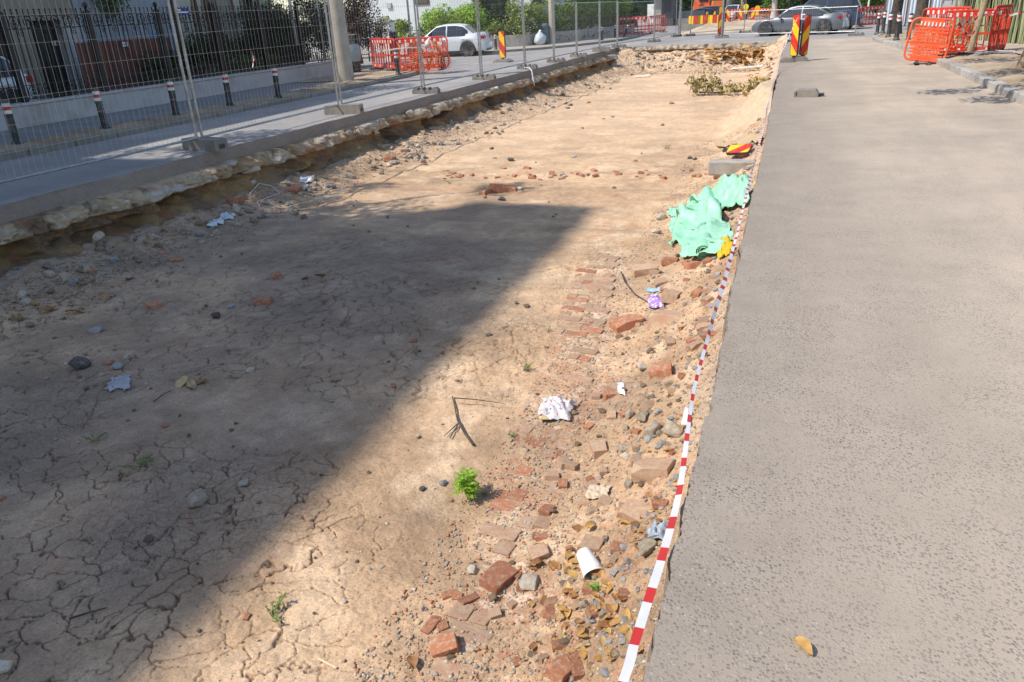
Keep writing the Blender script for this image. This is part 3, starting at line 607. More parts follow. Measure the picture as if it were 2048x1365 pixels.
# ------------------------------------------------------------------ buildings on the left (only their lowest metres are in view; the tall one throws the big shadow)
M_BEIGE = pm('beige_render', (.33, .29, .23), (.28, .245, .195), 1.5, .9, .3, 40, .005, dirt=(.27, .23, .18), dscale=.8)
M_BLUEW = pm('pale_blue_render', (.30, .33, .37), (.27, .29, .33), 1.5, .9, .2, 40, .004)
M_PALE = pm('pale_render', (.66, .68, .68), (.6, .62, .62), .8, .9, .2, 40, .004, dirt=(.5, .5, .48), dscale=.5)
M_ROOF = pm('roof_tiles', (.22, .12, .09), (.16, .09, .07), 3, .9)
M_DOOR = pm('dark_door', (.03, .026, .022), (.045, .04, .034), 4, .6); M_BROWN = pm('brown_frame', (.16, .085, .04), (.12, .06, .03), 5, .6); M_CORR = pm('red_corrugated_sheet', (.24, .075, .05), (.19, .06, .042), 2, .55, dirt=(.15, .07, .05), dscale=2)
M_CURT = pm('cream_pane', (.45, .44, .38), (.38, .38, .34), 3, .15, spec=.7)
tb = empty('apartment_block', (0, 0, 0), 0, 'tall apartment block left of the camera that shades the near dig', 'building')
zt = (-2.72 + 19.5) / SHX - .95; ye_ = 11.28 - (zt + .95) * SHY
m = MB(); m.box((-21.5, -30, .0), (-19.5, ye_, zt)); m.build('wall', M_BEIGE, tb)
zr_ = (-6.4 + 21.5) / SHX - .95; m = MB(); m.box((-33, -30, .0), (-21.502, 10.3 - (zr_ + .95) * SHY, zr_)); m.build('rear_wall', M_BEIGE, tb)
m = MB(); m.box((-21.5, -30.1, zt + .002), (-19.48, ye_ + .02, zt + .15)); m.build('roof', M_ROOF, tb)
for fl in range(6):
    for yy in np.arange(-28, ye_ - 2, 3.2):
        m = MB(); m.box((-19.53, yy, 1.2 + fl * 3), (-19.45, yy + 1.4, 2.8 + fl * 3)); wdo = m.build('window', M_BROWN, tb); m = MB(); m.box((-19.46, yy + .08, 1.28 + fl * 3), (-19.44, yy + 1.32, 2.72 + fl * 3)); m.build('pane', M_GLASS, wdo)
HX = -20.5
def yv(px, py=60): return AX(px, py, x=HX).y
hb = empty('courtyard_house', (0, 0, 0), 0, 'shaded beige house with brown window frames behind the iron fence', 'building')
yA, yB, yC, yD, yE, yF = 12.41, yv(30), yv(62), yv(128), yv(352), yv(552)
for (a, b, z0, z1, mt) in [(yA, yC, .1, 2.35, M_BEIGE), (yA, yD + .5, 2.352, 6.5, M_BEIGE), (yD, yD + .55, .1, 2.35, M_WALLT), (yD + .55, yE, .1, 6.5, M_BLUEW), (yE, yF, .1, 6.5, M_BEIGE)]:
    m = MB(); m.box((HX - 6, a + .001, z0), (HX, b, z1)); m.build('wall', mt, hb)
m = MB(); m.box((HX - 6.2, 20.2, 6.502), (HX + .3, yF + .2, 6.65)); m.build('roof', M_ROOF, hb)
for a, b, z1 in ((-1.0, 12.4, 14.4), (12.402, 20.2, 10.2)):
    m = MB(); m.box((HX - 6, a, 6.503 if a > 0 else .1), (HX - .002, b, z1)); m.build('upper_storey', M_BEIGE, hb)
m = MB(); m.box((HX - .5, yC + .01, .1), (HX - .35, yD - .01, 2.34)); dr = m.build('door', M_DOOR, hb)
for q in (.33, .66):
    yy = yC + (yD - yC) * q; m = MB(); m.box((HX - .35, yy - .03, .12), (HX - .32, yy + .03, 2.3)); m.build('door_stile', M_BROWN, dr)
for px0, px1, zz in ((352, 392, 1.0), (398, 412, 1.1), (418, 440, 1.0), (470, 488, .9), (496, 512, .9), (522, 545, .9)):
    a, b = yv(px0), yv(px1); m = MB(); m.box((HX - .02, a, zz), (HX + .06, b, 3.6)); wn = m.build('window', M_BROWN, hb); m = MB(); m.box((HX + .055, a + .09, zz + .1), (HX + .07, b - .09, 3.5)); m.build('pane', M_CURT if px0 in (398, 470, 522, 352) else M_GLASS, wn)
def sign(name, p0, p1, mat, label, parts=()):
    t = empty(name, ((p0[0] + p1[0]) / 2, (p0[1] + p1[1]) / 2, p0[2]), 0, label, 'sign')
    d = Vector((p1[0] - p0[0], p1[1] - p0[1], 0)); L = d.length; t.rotation_euler = (0, 0, math.atan2(d.y, d.x)); h = p1[2] - p0[2]
    m = MB(); m.box((-L / 2, -.01, 0), (L / 2, .01, h)); m.build('plate', mat, t)
    for (u0, v0, u1, v1, mt, nm) in parts:
        m = MB(); m.box((-L / 2 + u0 * L, -.014, v0 * h), (-L / 2 + u1 * L, -.008, v1 * h)); m.build(nm, mt, t)
    return t
def front_at(px0, py0, px1, py1, x): a = AX(px0, py1, x=x); b = AX(px1, py0, x=x); return (x, a.y, a.z), (x, b.y, b.z)
a, b = front_at(105, 81, 126, 92, HX - .31); sign('door_notice', a, b, M_WHITE, 'small white and red notice on the dark doorway', [(.3, .1, .6, .9, M_RED, 'red_panel'), (.68, .2, .95, .35, M_PLBLK, 'text_line'), (.68, .55, .95, .7, M_PLBLK, 'text_line')])
# corrugated red sheet fence in the courtyard, with its own notices
ya, yb = AX(157, 110, x=-19.2).y, AX(345, 110, x=-19.2).y; zc_ = AX(240, 81, x=-19.2).z
cf = empty('corrugated_fence', (0, 0, 0), 0, 'rust red corrugated sheet fence standing in the courtyard', 'fence'); npan = 7
for i in range(npan):
    a, b = ya + (yb - ya) * i / npan, ya + (yb - ya) * (i + 1) / npan; n = 18; xs_ = [(.02 * math.sin(k / n * 2 * math.pi * 5), a + (b - a) * k / n) for k in range(n + 1)]
    m = MB(); m.add([(-19.2 + x, y, .3) for x, y in xs_] + [(-19.2 + x, y, zc_) for x, y in xs_] , [(k, k + 1, n + 2 + k, n + 1 + k) for k in range(n)]); m.build('sheet', M_CORR, cf)
m = MB(); m.box((-19.35, ya, .1), (-19.05, yb, .32)); m.build('base', M_CONC, cf)
a, b = front_at(244, 80, 253, 94, -19.1); sign('fence_notice', a, b, M_WHITE, 'small white notice with red head on the red sheet fence', [(.0, .7, 1., 1., M_RED, 'red_panel'), (.2, .3, .8, .4, M_PLBLK, 'text_line')])
a, b = front_at(305, 67, 314, 75, -19.25); sign('blue_box', (a[0], a[1], a[2]), b, pm('blue_plastic', (.05, .25, .6)), 'small bright blue box above the red sheet fence')
a, b = front_at(354, 16, 376, 31, -15.3)
s_ = sign('street_sign', a, b, pm('blue_enamel', (.03, .05, .22)), 'small blue street name plate high on the iron fence', [(.1, .62, .35, .82, M_WHITE, 'lettering_line'), (.08, .3, .92, .5, M_WHITE, 'lettering_line')])
m = MB(); m.box((-19.0, yv(262) - .9, .95), (-18.4, yv(262) + .3, 1.02)); bn = empty('courtyard_bench', (0, 0, 0), 0, 'pale slab bench in the courtyard before the red sheets', 'bench'); m.build('seat', M_CONC, bn)
for yy in (yv(262) - .75, yv(262) + .1): m = MB(); m.box((-18.9, yy, .1), (-18.5, yy + .12, .95)); m.build('leg', M_CONC, bn)
m = MB(); m.box((-19.4, yA, .10), (-15.92, 30, .13)); m.build('courtyard_paving', M_PAVE, kind='structure')
# garden plants behind the wall
def shrub(name, c, r, h, mat, n, leaf, label, seed, group=None, cat='shrub', nst=5):
    t = empty(name, c, 0, label, cat, group); cl = clumps(14, ((-r * .7, -r * .7, h * .25), (r * .7, r * .7, h * .85)), r * .3, r * .55, seed); leaf_cloud('foliage', cl, leaf, mat, n, t, seed); rr = random.Random(seed)
    for k in range(nst): m = MB(); m.tube([(rr.uniform(-.1, .1), rr.uniform(-.1, .1), 0), (rr.uniform(-r, r) * .5, rr.uniform(-r, r) * .5, h * .7)], [.02, .008], 5); m.build('stem', M_BARK, t)
    return t
for i, (y, r, h, mt, nm) in enumerate([(20.3, .42, .85, L_WEED, 'pale green garden plant at the wall, above the fourth bollard'), (21.4, .65, 1.0, L_WEED, 'grey green conifer spreading over the garden wall'), (22.9, .5, .9, L_GREEN, 'green garden shrub behind the wall, near the thick post'), (18.4, .5, .55, L_LIME, 'low yellow green border plants behind the iron fence'), (24.4, .5, 1.2, L_DARK, 'dark shrub at the corner of the garden')]):
    shrub('garden_shrub', (-16.35, y, .1), r, h, mt, 1500, .09, nm, 40 + i, 'plants behind the garden wall')
for i, (x, y, h, nm) in enumerate([(-18.0, 20.6, 1.5, 'dark evergreen bush behind the iron fence, near the house windows'), (-17.6, 23.6, 1.7, 'dark evergreen bush in the garden, left of the thick post'), (-18.4, 26.6, 2.3, 'tall dark bush behind the slim white post'), (-18.9, 30.0, 3.4, 'tallest dark bush, just left of the concrete pole'), (-17.6, 25.2, 2.6, 'dark bush behind the thick grey post')]):
    shrub('evergreen_bush', (x, y, .1), 1.1, h, L_DARK, 6000, .11, nm, 60 + i, 'dark evergreens in the garden')
shrub('ivy', (-20.2, yv(215), 2.2), .9, 1.6, L_GREEN, 2500, .11, 'green ivy hanging on the pale blue house wall', 77, None, 'ivy', 2)
tree('purple_plum', (-17.0, 29.0, .1), 3.0, .09, 'purple leaved plum tree behind the concrete pole', clumps(16, ((-1.4, -1.5, 1.2), (1.3, 1.5, 4.2)), .4, .8, 5), L_PURP, 9000, .10, 5)
tree('purple_plum', (-18.4, 32.5, .1), 3.0, .09, 'purple leaved plum beside the dark gate by the pale house', clumps(14, ((-1.2, -1.2, 1.0), (1.1, 1.2, 4.0)), .4, .7, 6), L_PURP, 6000, .10, 6)
# street trees whose crowns are above the frame; their dappled shade falls on the road and the dig
tree('shade_tree', (-13.2, 6.2, .1), 6.0, .22, 'tall street tree left of the frame, dappling the road', clumps(22, ((-2.4, -2.2, 5.6), (2.2, 2.4, 9.0)), .5, 1.0, 8), L_GREEN, 6500, .17, 8)
tree('shade_tree', (-18.4, 15.0, .1), 5.0, .18, 'garden tree over the courtyard with its crown above the frame', clumps(16, ((-1.8, -2.2, 5.2), (2.2, 2.6, 8.6)), .6, 1.1, 9), L_GREEN, 7000, .17, 9)

# ------------------------------------------------------------------ pale house, hedge and wall beyond the side street
ph = empty('pale_house', (0, 0, 0), 0, 'pale rendered house behind the green shrubs and white car', 'building')
HY = 47.0; xa, xb = AX(735, 60, y=HY).x, AX(1075, 60, y=HY).x
m = MB(); m.box((xa, HY, 0), (xb, HY + 9, 7)); m.build('wall', M_PALE, ph); m = MB(); m.box((xa - .3, HY - .3, 7.002), (xb + .3, HY + 9.3, 7.2)); m.build('roof', M_ROOF, ph)
def pwin(px0, py0, px1, py1, mt=M_GLASS, y=HY):
    a = AX(px0, py1, y=y); b = AX(px1, py0, y=y); m = MB(); m.box((a.x, y - .06, a.z), (b.x, y + .02, b.z)); f = m.build('window', M_BROWN, ph); m = MB(); m.box((a.x + .08, y - .075, a.z + .08), (b.x - .08, y - .055, b.z - .08)); m.build('pane', mt, f)
pwin(831, -20, 856, 11); pwin(958, -8, 1018, 30); pwin(1062, -10, 1090, 12)
m = MB(); a = AX(775, 17, y=HY); m.box((a.x, HY - .1, a.z), (a.x + .3, HY + .01, a.z + .3)); m.build('meter_box', M_WALLT, ph)
m = MB(); a = AX(938, 20, y=HY); m.box((a.x, HY - .1, a.z), (a.x + .35, HY + .01, a.z + .28)); m.build('vent', M_PLBLK, ph)
# gateway of the pale house
g0 = AX(745, 78, y=36); gt = empty('garden_gate', (0, 0, 0), 0, 'dark iron garden gate with a white pillar beside the pale house', 'gate')
for px in (702, 732, 740, 766):
    a = AX(px, 60, y=36); m = MB(); m.box((a.x - .03, 35.97, 0), (a.x + .03, 36.03, 1.75)); m.build('gate_post', M_IRON, gt)
for p0, p1 in ((702, 732), (740, 766)):
    a, b = AX(p0, 60, y=36).x, AX(p1, 60, y=36).x
    for z in (.3, 1.0, 1.7): m = MB(); m.box((a, 35.98, z), (b, 36.02, z + .04)); m.build('rail', M_IRON, gt)
    for k in range(1, 7): m = MB(); m.box((a + (b - a) * k / 7 - .008, 35.99, .3), (a + (b - a) * k / 7 + .008, 36.01, 1.7)); m.build('bar', M_IRON, gt)
a = AX(776, 60, y=35.8); m = MB(); m.box((a.x - .22, 35.6, 0), (a.x + .22, 36.1, 1.75)); m.build('pillar', M_WHITE, gt)
m = MB(); m.box((a.x - .26, 35.55, 1.752), (a.x + .26, 36.15, 1.83)); m.build('pillar_cap', M_CONC, gt)
a = AX(786, 75, y=34.5); m = MB(); m.box((a.x - .15, 34.4, 0), (a.x + .15, 34.7, 1.35), bev=.03); pb_ = empty('parking_post', (0, 0, 0), 0, 'dark stubby post behind the red barriers', 'post'); m.build('shaft', M_PLBLK, pb_)
# hedge on a graffiti wall that curves along the far pavement
HW = [G(835, 110), G(930, 108), G(1060, 99), G(1180, 84), G(1240, 74), G(1250, 66)]
HW = [Vector((p.x, p.y, 0)) for p in HW]; HW[0] = Vector((-20.5, 41.0, 0)); HW[1] = Vector((-17, 42.5, 0)); HW[2] = Vector((-14.2, 44.0, 0)); HW[3] = Vector((-12.3, 48.5, 0)); HW[4] = Vector((-11.2, 54.0, 0)); HW[5] = Vector((-11.0, 60, 0))
gw = empty('graffiti_wall', (0, 0, 0), 0, 'low grey concrete wall with black graffiti under the hedge', 'wall')
for a, b in zip(HW, HW[1:]):
    stone_piece('wall_section', a, b, .25, 0, .72, M_CONC, gw, gap=.004)
    d = (b - a).normalized(); nn = Vector((d.y, -d.x, 0)); rg = random.Random(int(a.x * 10))
    if a.x > -15 and a.y < 50:
        L = (b - a).length; q = .5
        while q < L - 1.0:      # scrawled tags, as raised paint strokes
            m = MB(); z = .15; pts = []
            for k in range(7): pts.append(a + d * (q + k * .09) + nn * .006 + Vector((0, 0, rg.uniform(.16, .58))))
            m.tube(pts, .016, 4); m.build('graffiti_stroke', M_PLBLK, gw); q += .75
hg = empty('hedge', (0, 0, 0), 0, 'bushy yellow green hedge above the graffiti wall', 'hedge'); cl = []
for a, b in zip(HW, HW[1:]):
    for s in np.arange(0, 1, .55 / (b - a).length):
        p = a.lerp(b, s); d = (b - a).normalized(); nn = Vector((-d.y, d.x, 0)); top = 1.55 if p.x < -15 else 2.25
        if p.x < -15.8: top = 1.45 + .5 * math.sin(p.x * 1.3)
        for z in np.arange(.95, top, .38): cl.append((tuple(p + nn * random.uniform(.25, .9) + Vector((0, 0, z + random.uniform(-.15, .2)))), random.uniform(.28, .5)))
leaf_cloud('foliage', cl, .15, L_HEDGE, 26000, hg, 31)
m = MB()
hf = empty('hedge_railing', (0, 0, 0), 0, 'dark metal railing on top of the graffiti wall', 'railing')
for a, b in zip(HW, HW[1:]):
    L = (b - a).length; d = (b - a) / L; nn = Vector((-d.y, d.x, 0)) * .12
    for z in (.85, 1.25): m = MB(); m.tube([a + nn + Vector((0, 0, z)), b + nn + Vector((0, 0, z))], .015, 5); m.build('rail', M_IRON, hf)
    m = MB()
    for k in range(int(L / .13)): p = a + d * (k * .13) + nn; m.tube([p + Vector((0, 0, .72)), p + Vector((0, 0, 1.4))], .008, 4, False)
    m.build('bars', M_IRON, hf, kind='stuff')
for i, (px, py, r, h) in enumerate([(800, 70, .8, 1.9), (872, 60, 1.0, 2.2), (905, 50, 1.0, 2.5), (945, 55, 1.1, 2.2)]):
    a = AX(px, py, y=44.5); shrub('lime_shrub', (a.x, 44.5, 0), r * 1.25, h, L_LIME if i else L_HEDGE, 4500, .17, ['thin green shrub beside the sign post', 'bright lime shrub above the white car bonnet', 'tall lime shrub above the white car roof', 'lime shrub above the rear of the white car'][i], 90 + i, 'bright shrubs before the pale house')
shrub('dark_bush', (AX(1000, 30, y=45.6).x, 45.6, .0), 1.4, 3.2, L_DARK, 7000, .14, 'dark green bush against the pale house, left of the hedge', 98)
# far pavement kerb
KF = [Vector((-30, 37.6, 0)), Vector((-16.5, 39.2, 0)), Vector((-14.4, 39.6, 0)), Vector((-12.6, 41.2, 0)), Vector((-11.1, 43.6, 0)), Vector((-9.7, 47.5, 0)), Vector((-9.3, 52.5, 0)), Vector((-9.9, 56, 0)), Vector((-11, 62, 0))]
kf = empty('kerb_far'); kf['kind'] = 'structure'
for a, b in walk(KF, 1.4): stone_piece('kerb_stone', a, b, .18, -.02, .12, M_KERB, kf)
pv = MB(); pts = [(p.x - .12, p.y + .15, .11) for p in KF]; pv.add(pts + [(-30, 62, .11)], [tuple(range(len(pts) + 1))]); pv.build('pavement_far', asphalt_mat('dusty_pavement', (.28, .26, .24), (.40, .36, .30), (.5, .43, .35), 90.), kind='structure')
# utility box, bin, rubbish bag
a = G(1030, 97); ub = empty('utility_box', (a.x, a.y + .3, .1), 0, 'grey metal utility box on legs by the hedge', 'utility box')
m = MB(); m.box((-.28, -.15, .5), (.28, .15, 1.15), bev=.02); m.build('cabinet', M_WALLT, ub)
m = MB(); m.box((-.02, -.165, .55), (.005, -.148, 1.1)); m.build('door_gap', M_PLBLK, ub)
for s in (-.2, .2): m = MB(); m.box((s - .03, -.05, 0), (s + .03, .05, .5)); m.build('leg', M_BROWN, ub)
a = G(1090, 93); M_BIN = pm('blue_grey_bin', (.10, .16, .19), (.08, .13, .16), 4, .5)
bi = empty('litter_bin', (a.x, a.y, .1), 0, 'blue grey cylindrical litter bin beside the far concrete pole', 'bin'); m = MB(); m.lathe([(.22, .1), (.25, .15), (.25, .95), (.27, .96), (.27, 1.02), (.2, 1.12), (.02, 1.15)], 14); m.build('body', M_BIN, bi, smooth='auto'); m = MB(); m.box((-.05, .22, 0), (.05, .3, 1.0)); m.build('post', M_GALV, bi); m = MB(); m.box((-.14, -.262, .8), (.14, -.24, .9)); m.build('slot', M_PLBLK, bi)
def sack(name, loc, r, h, mat, label, seed, cat='bag'):
    t = empty(name, loc, 0, label, cat); bm = bmesh.new(); bmesh.ops.create_icosphere(bm, subdivisions=3, radius=1); rr = np.random.default_rng(seed)
    for v in bm.verts:
        n = fbm(np.array([v.co.x * 2.5 + seed]), np.array([v.co.y * 2.5 + v.co.z * 3]), 3)[0]; k = .75 + .5 * n; v.co.x *= r * k; v.co.y *= r * k; v.co.z = max(-.85, v.co.z) * h * .5 * (.85 + .3 * n) + h * .42
        if v.co.z > h * .72: v.co.x *= .35; v.co.y *= .35; v.co.z += .15 * h
    me = bpy.data.meshes.new(name); bm.to_mesh(me); bm.free(); me.materials.append(mat); me.polygons.foreach_set('use_smooth', [True] * len(me.polygons)); mobj('bag_body', me, parent=t)
    m = MB(); m.tube([(0, 0, h * .84), (.03, .0, h * 1.0), (.08, .02, h * 1.04)], [r * .2, r * .12, r * .16], 6); m.build('knot', mat, t); return t
M_BAGW = pm('white_bag_film', (.62, .66, .68), (.5, .55, .58), 7, .35, .6, 9, .04, spec=.5); M_BAGG = pm('grey_clear_film', (.34, .42, .43), (.24, .31, .32), 7, .3, .7, 8, .05, spec=.6)
a = G(1083, 94); sack('rubbish_bag', (a.x, a.y - .25, .1), .34, .75, M_BAGW, 'pale tied rubbish bag lying against the blue grey bin', 3)
a = G(706, 147, .1); wbn = empty('street_bin', (a.x, a.y, .1), 0, 'dark street bin lined with a clear plastic bag next to the concrete pole', 'bin')
m = MB(); m.lathe([(.30, .05), (.33, .1), (.33, .62)], 12); m.build('body', M_PLBLK, wbn, smooth='auto')
m = MB(); m.lathe([(.34, .42), (.37, .6), (.36, .95), (.33, 1.0), (.34, 1.02)], 14); m.build('bag_liner', M_BAGG, wbn, smooth='auto'); m = MB(); m.box((-.33, .1, 1.0), (.33, .32, 1.35), bev=.03); m.build('hood', M_PLBLK, wbn)

# ------------------------------------------------------------------ cars
def make_car(name, loc, rz, paintm, label, L=4.5, W=1.76, H=1.45, kind='sedan', rim=None, scale=1.0, plates=True, cat='car'):
    """nose at -x; body lofted along x with real wheel arches, greenhouse with glass, wheels, lamps"""
    t = empty(name, loc, rz, label, cat); rim = rim or M_RIM; hw = W / 2; rw = .325; xf, xr = -L / 2 + .84, L / 2 - .86; ra = rw + .055
    belt = H * .62 if kind != 'suv' else H * .60
    hood = [(-L / 2, H * .36), (-L / 2 + .06, H * .44), (-L / 2 + .35, H * .53), (-L / 2 + 1.15, H * .63), (-L / 2 + 1.3, H * .645)]
    tail = {'sedan': [(L / 2 - .75, H * .70), (L / 2 - .25, H * .71), (L / 2 - .06, H * .66), (L / 2, H * .45)], 'suv': [(L / 2 - .35, H * .66), (L / 2 - .08, H * .66), (L / 2 - .03, H * .60), (L / 2, H * .4)], 'hatch': [(L / 2 - .45, H * .66), (L / 2 - .12, H * .66), (L / 2 - .04, H * .6), (L / 2, H * .42)]}[kind]
    deck = hood + tail; dx, dz = [p[0] for p in deck], [p[1] for p in deck]
    xs = sorted(set(list(np.linspace(-L / 2, L / 2, 34)) + [q + ra * s for q in (xf, xr) for s in (-1, -.92, -.7, -.4, 0, .4, .7, .92, 1)])); m = MB(); V = []; nx = len(xs)
    for x in xs:
        zb = .20
        for q in (xf, xr):
            if abs(x - q) < ra: zb = max(zb, rw + math.sqrt(max(0, ra * ra - (x - q) ** 2)))
        e = min(1, (L / 2 - abs(x)) / .55); w_ = hw * (.80 + .20 * math.sin(e * math.pi / 2) ** .8); zd = float(np.interp(x, dx, dz)); sh = min(zd - .02, belt - .06)
        if x < xf or x > xr: zb = max(zb, .20 + .06 * (1 - e))
        sec = [(0, zb), (w_ * .96, zb), (w_, zb + (sh - zb) * .35), (w_ * .995, zb + (sh - zb) * .75), (w_ * .965, sh), (w_ * .90, zd - .015), (w_ * .6, zd + .01), (0, zd + .025)]
        V += [(x, y, z) for y, z in sec] + [(x, -y, z) for y, z in sec[::-1]]
    k = 16; F = [(i * k + j, i * k + (j + 1) % k, (i + 1) * k + (j + 1) % k, (i + 1) * k + j) for i in range(nx - 1) for j in range(k)]; F += [tuple(range(k))[::-1], tuple((nx - 1) * k + j for j in range(k))]
    m.add(V, F); body = m.build('body', paintm, t, smooth='auto')
    # greenhouse
    A = -L / 2 + 1.22; roofs = {'sedan': [(A, belt), (A + .75, H - .06), (A + 1.15, H), (A + 1.75, H - .005), (A + 2.15, H - .07), (L / 2 - .55, belt + .06)], 'suv': [(A - .05, belt), (A + .65, H - .06), (A + 1.0, H), (L / 2 - .75, H - .01), (L / 2 - .42, H - .08), (L / 2 - .08, belt)], 'hatch': [(A, belt), (A + .7, H - .05), (A + 1.05, H), (L / 2 - .85, H - .02), (L / 2 - .5, H - .09), (L / 2 - .12, belt)]}[kind]
    rx, rz_ = [p[0] for p in roofs], [p[1] for p in roofs]; gx = np.linspace(rx[0], rx[-1], 26)
    def half(x, z): u = (z - belt) / (H - belt); e = min(1, (x - rx[0]) / .5, (rx[-1] - x) / .5); return hw * (.94 - .22 * max(0, u) ** 1.2) * (.88 + .12 * max(0, e))
    m = MB(); V = []
    for x in gx:
        zr = float(np.interp(x, rx, rz_)); b = belt - .10
        sec = [(hw * .9, b), (half(x, belt), min(belt, zr)), (half(x, (belt + zr) / 2), (max(belt, zr) + min(belt, zr)) / 2), (half(x, zr) * .985, zr - .02), (half(x, zr) * .8, zr + .012), (0, zr + .03)]
        V += [(x, y, z) for y, z in sec] + [(x, -y, z) for y, z in sec[::-1]]
    k = 12; n = len(gx); m.add(V, [(i * k + j, i * k + (j + 1) % k, (i + 1) * k + (j + 1) % k, (i + 1) * k + j) for i in range(n - 1) for j in range(k)] + [tuple(range(k))[::-1], tuple((n - 1) * k + j for j in range(k))]); m.build('roof', paintm, t, smooth='auto')
    # side glass: one pane before and one behind the door pillar
    def side(x0, x1, s, nm):
        m = MB(); q = np.linspace(x0, x1, 9); lo, hi = [], []
        for x in q:
            zr = float(np.interp(x, rx, rz_)) - .065; z0 = belt + .015; z1 = max(z0 + .012, zr); lo.append((x, s * (half(x, z0) + .012), z0)); hi.append((x, s * (half(x, z1) + .010), z1))
        m.add(lo + hi, [(i, i + 1, 9 + i + 1, 9 + i) for i in range(8)]); return m.build(nm, M_GLASS, t)
    p0 = rx[0] + .30; p3 = rx[-1] - (.30 if kind == 'sedan' else .35); pm_ = (p0 + p3) / 2 - .05
    for s in (-1, 1): side(p0, pm_ - .035, s, 'side_window'); side(pm_ + .035, p3, s, 'side_window')
    for i0, i1, nm in ((0, 1, 'windscreen'), (len(rx) - 2, len(rx) - 1, 'rear_window')):
        a, b = (rx[i0], rz_[i0]), (rx[i1], rz_[i1]); fx = lambda u: a[0] + (b[0] - a[0]) * u; fz = lambda u: a[1] + (b[1] - a[1]) * u; sg = -1 if nm == 'windscreen' else 1; V = []
        for u in (.10, .5, .92):
            x, z = fx(u), fz(u); w_ = half(x, z) * .86; V += [(x + sg * .012, -w_, z + .022), (x + sg * .02, 0, z + .045), (x + sg * .012, w_, z + .022)]
        m = MB(); m.add(V, [(0, 1, 4, 3), (1, 2, 5, 4), (3, 4, 7, 6), (4, 5, 8, 7)]); m.build(nm, M_GLASS, t)
    for q in (xf, xr):
        for s in (-1, 1):
            rt = Matrix.Rotation(s * math.pi / 2, 4, 'X'); m = MB(); m.lathe([(rw * .60, -.02), (rw * .62, -.09), (rw * .97, -.10), (rw, -.06), (rw, .06), (rw * .97, .10), (rw * .66, .105), (rw * .62, .08)], 22, (0, 0, 0), rt.to_3x3()); wl_ = m.build('wheel', M_TYRE, t, smooth='auto', loc=(q, s * (hw - .115), rw))
            m = MB(); m.lathe([(rw * .64, -.085), (rw * .64, -.07), (rw * .1, -.06)], 16, (0, 0, 0), rt.to_3x3()); m.lathe([(rw * .60, -.092), (rw * .67, -.108), (rw * .67, -.09)], 20, (0, 0, 0), rt.to_3x3())
            for j in range(5):
                an = j * 2 * math.pi / 5; m.box((-.035, s * -.0 - .02, .03), (.035, .02, rw * .62), Matrix.Rotation(an, 3, 'Y'), (0, s * .095, 0))
            m.build('rim', rim, wl_)
            m = MB(); m.lathe([(ra - .012, -.30), (ra - .012, .02)], 20, (0, 0, 0), rt.to_3x3()); m.build('wheel_well', M_PLBLK, wl_)
    for s in (-1, 1):
        m = MB(); m.box((-L / 2 + .035, s * hw * .40, H * .40), (-L / 2 + .30, s * hw * .80, H * .46), bev=.02); m.build('headlight', M_LENS, t)
        m = MB(); m.box((L / 2 - .24, s * hw * .52, H * .52), (L / 2 - .012, s * hw * .925, H * .62), bev=.02); m.build('tail_light', M_TAIL, t)
        m = MB(); m.box((p0 - .02, s * (hw + .02), belt - .03), (p0 + .14, s * (hw + .17), belt + .10), bev=.025); m.build('door_mirror', paintm, t)
        for x in (pm_ - .15, p3 - .25): m = MB(); m.box((x - .09, s * hw * .965, belt - .15), (x + .08, s * hw * 1.01, belt - .115), bev=.008); m.build('door_handle', paintm, t)
        for x in (pm_ + .0, p0 + .1): m = MB(); m.box((x - .004, s * hw * .97, .34), (x + .004, s * hw * 1.0005, belt - .08)); m.build('door_gap', M_PLBLK, t)
        m = MB(); m.box((xf + ra + .05, s * hw * .955, .20), (xr - ra - .05, s * hw * 1.012, .275)); m.build('sill', M_PLBLK, t)
    m = MB(); m.box((-L / 2 - .004, -hw * .42, H * .20), (-L / 2 + .08, hw * .42, H * .32), bev=.01); m.build('grille', M_PLBLK, t)
    m = MB(); m.box((L / 2 - .09, -hw * .6, .22), (L / 2 + .004, hw * .6, .33), bev=.01); m.build('rear_bumper_insert', M_PLBLK, t)
    if plates:
        m = MB(); m.box((-L / 2 - .018, -.26, H * .235), (-L / 2 - .004, .26, H * .31)); m.build('number_plate', M_PLATE, t)
        m = MB(); m.box((L / 2 + .002, -.26, H * .42), (L / 2 + .012, .26, H * .495)); m.build('number_plate', M_PLATE, t)
    t.scale = (scale,) * 3; return t
make_car('parked_car', (-16.55, 38.1, 0), R(6), P_WHITE, 'white saloon car waiting in the side street before the shrubs', 4.45, 1.76, 1.50)
make_car('parked_car', (.35, 46.95, 0), R(-15), P_SILV, 'metallic grey saloon car crossing beyond the end of the dig', 4.7, 1.86, 1.44, 'sedan', M_RIMD)
make_car('parked_car', (1.45, 52.0, 0), R(-10), P_BLUE, 'dark blue estate car behind the grey saloon', 4.7, 1.9, 1.80, 'suv')
a = AX(12, 130, x=-17.6); make_car('parked_car', (-18.3, a.y - 1.55, .13), R(88), P_WHITE, 'white car parked in the courtyard at the left edge', 4.2, 1.74, 1.5, 'hatch')
a = G(1425, 46); make_car('parked_car', (a.x - 1.2, 86, 0), R(20), P_BLACK, 'dark car parked below the orange excavator', 4.5, 1.8, 1.45, 'hatch')
a = G(1463, 45); make_car('parked_car', (AX(1466, 35, y=92).x, 92, 0), R(75), P_WHITE, 'far white car right of the tall round post', 4.3, 1.75, 1.45, 'hatch')
make_car('parked_car', (AX(1397, 40, y=80).x, 80, 0), R(5), paint('slate_car_paint', (.06, .075, .10)), 'slate blue car behind the yellow and red barrier board', 4.5, 1.8, 1.35, 'sedan')

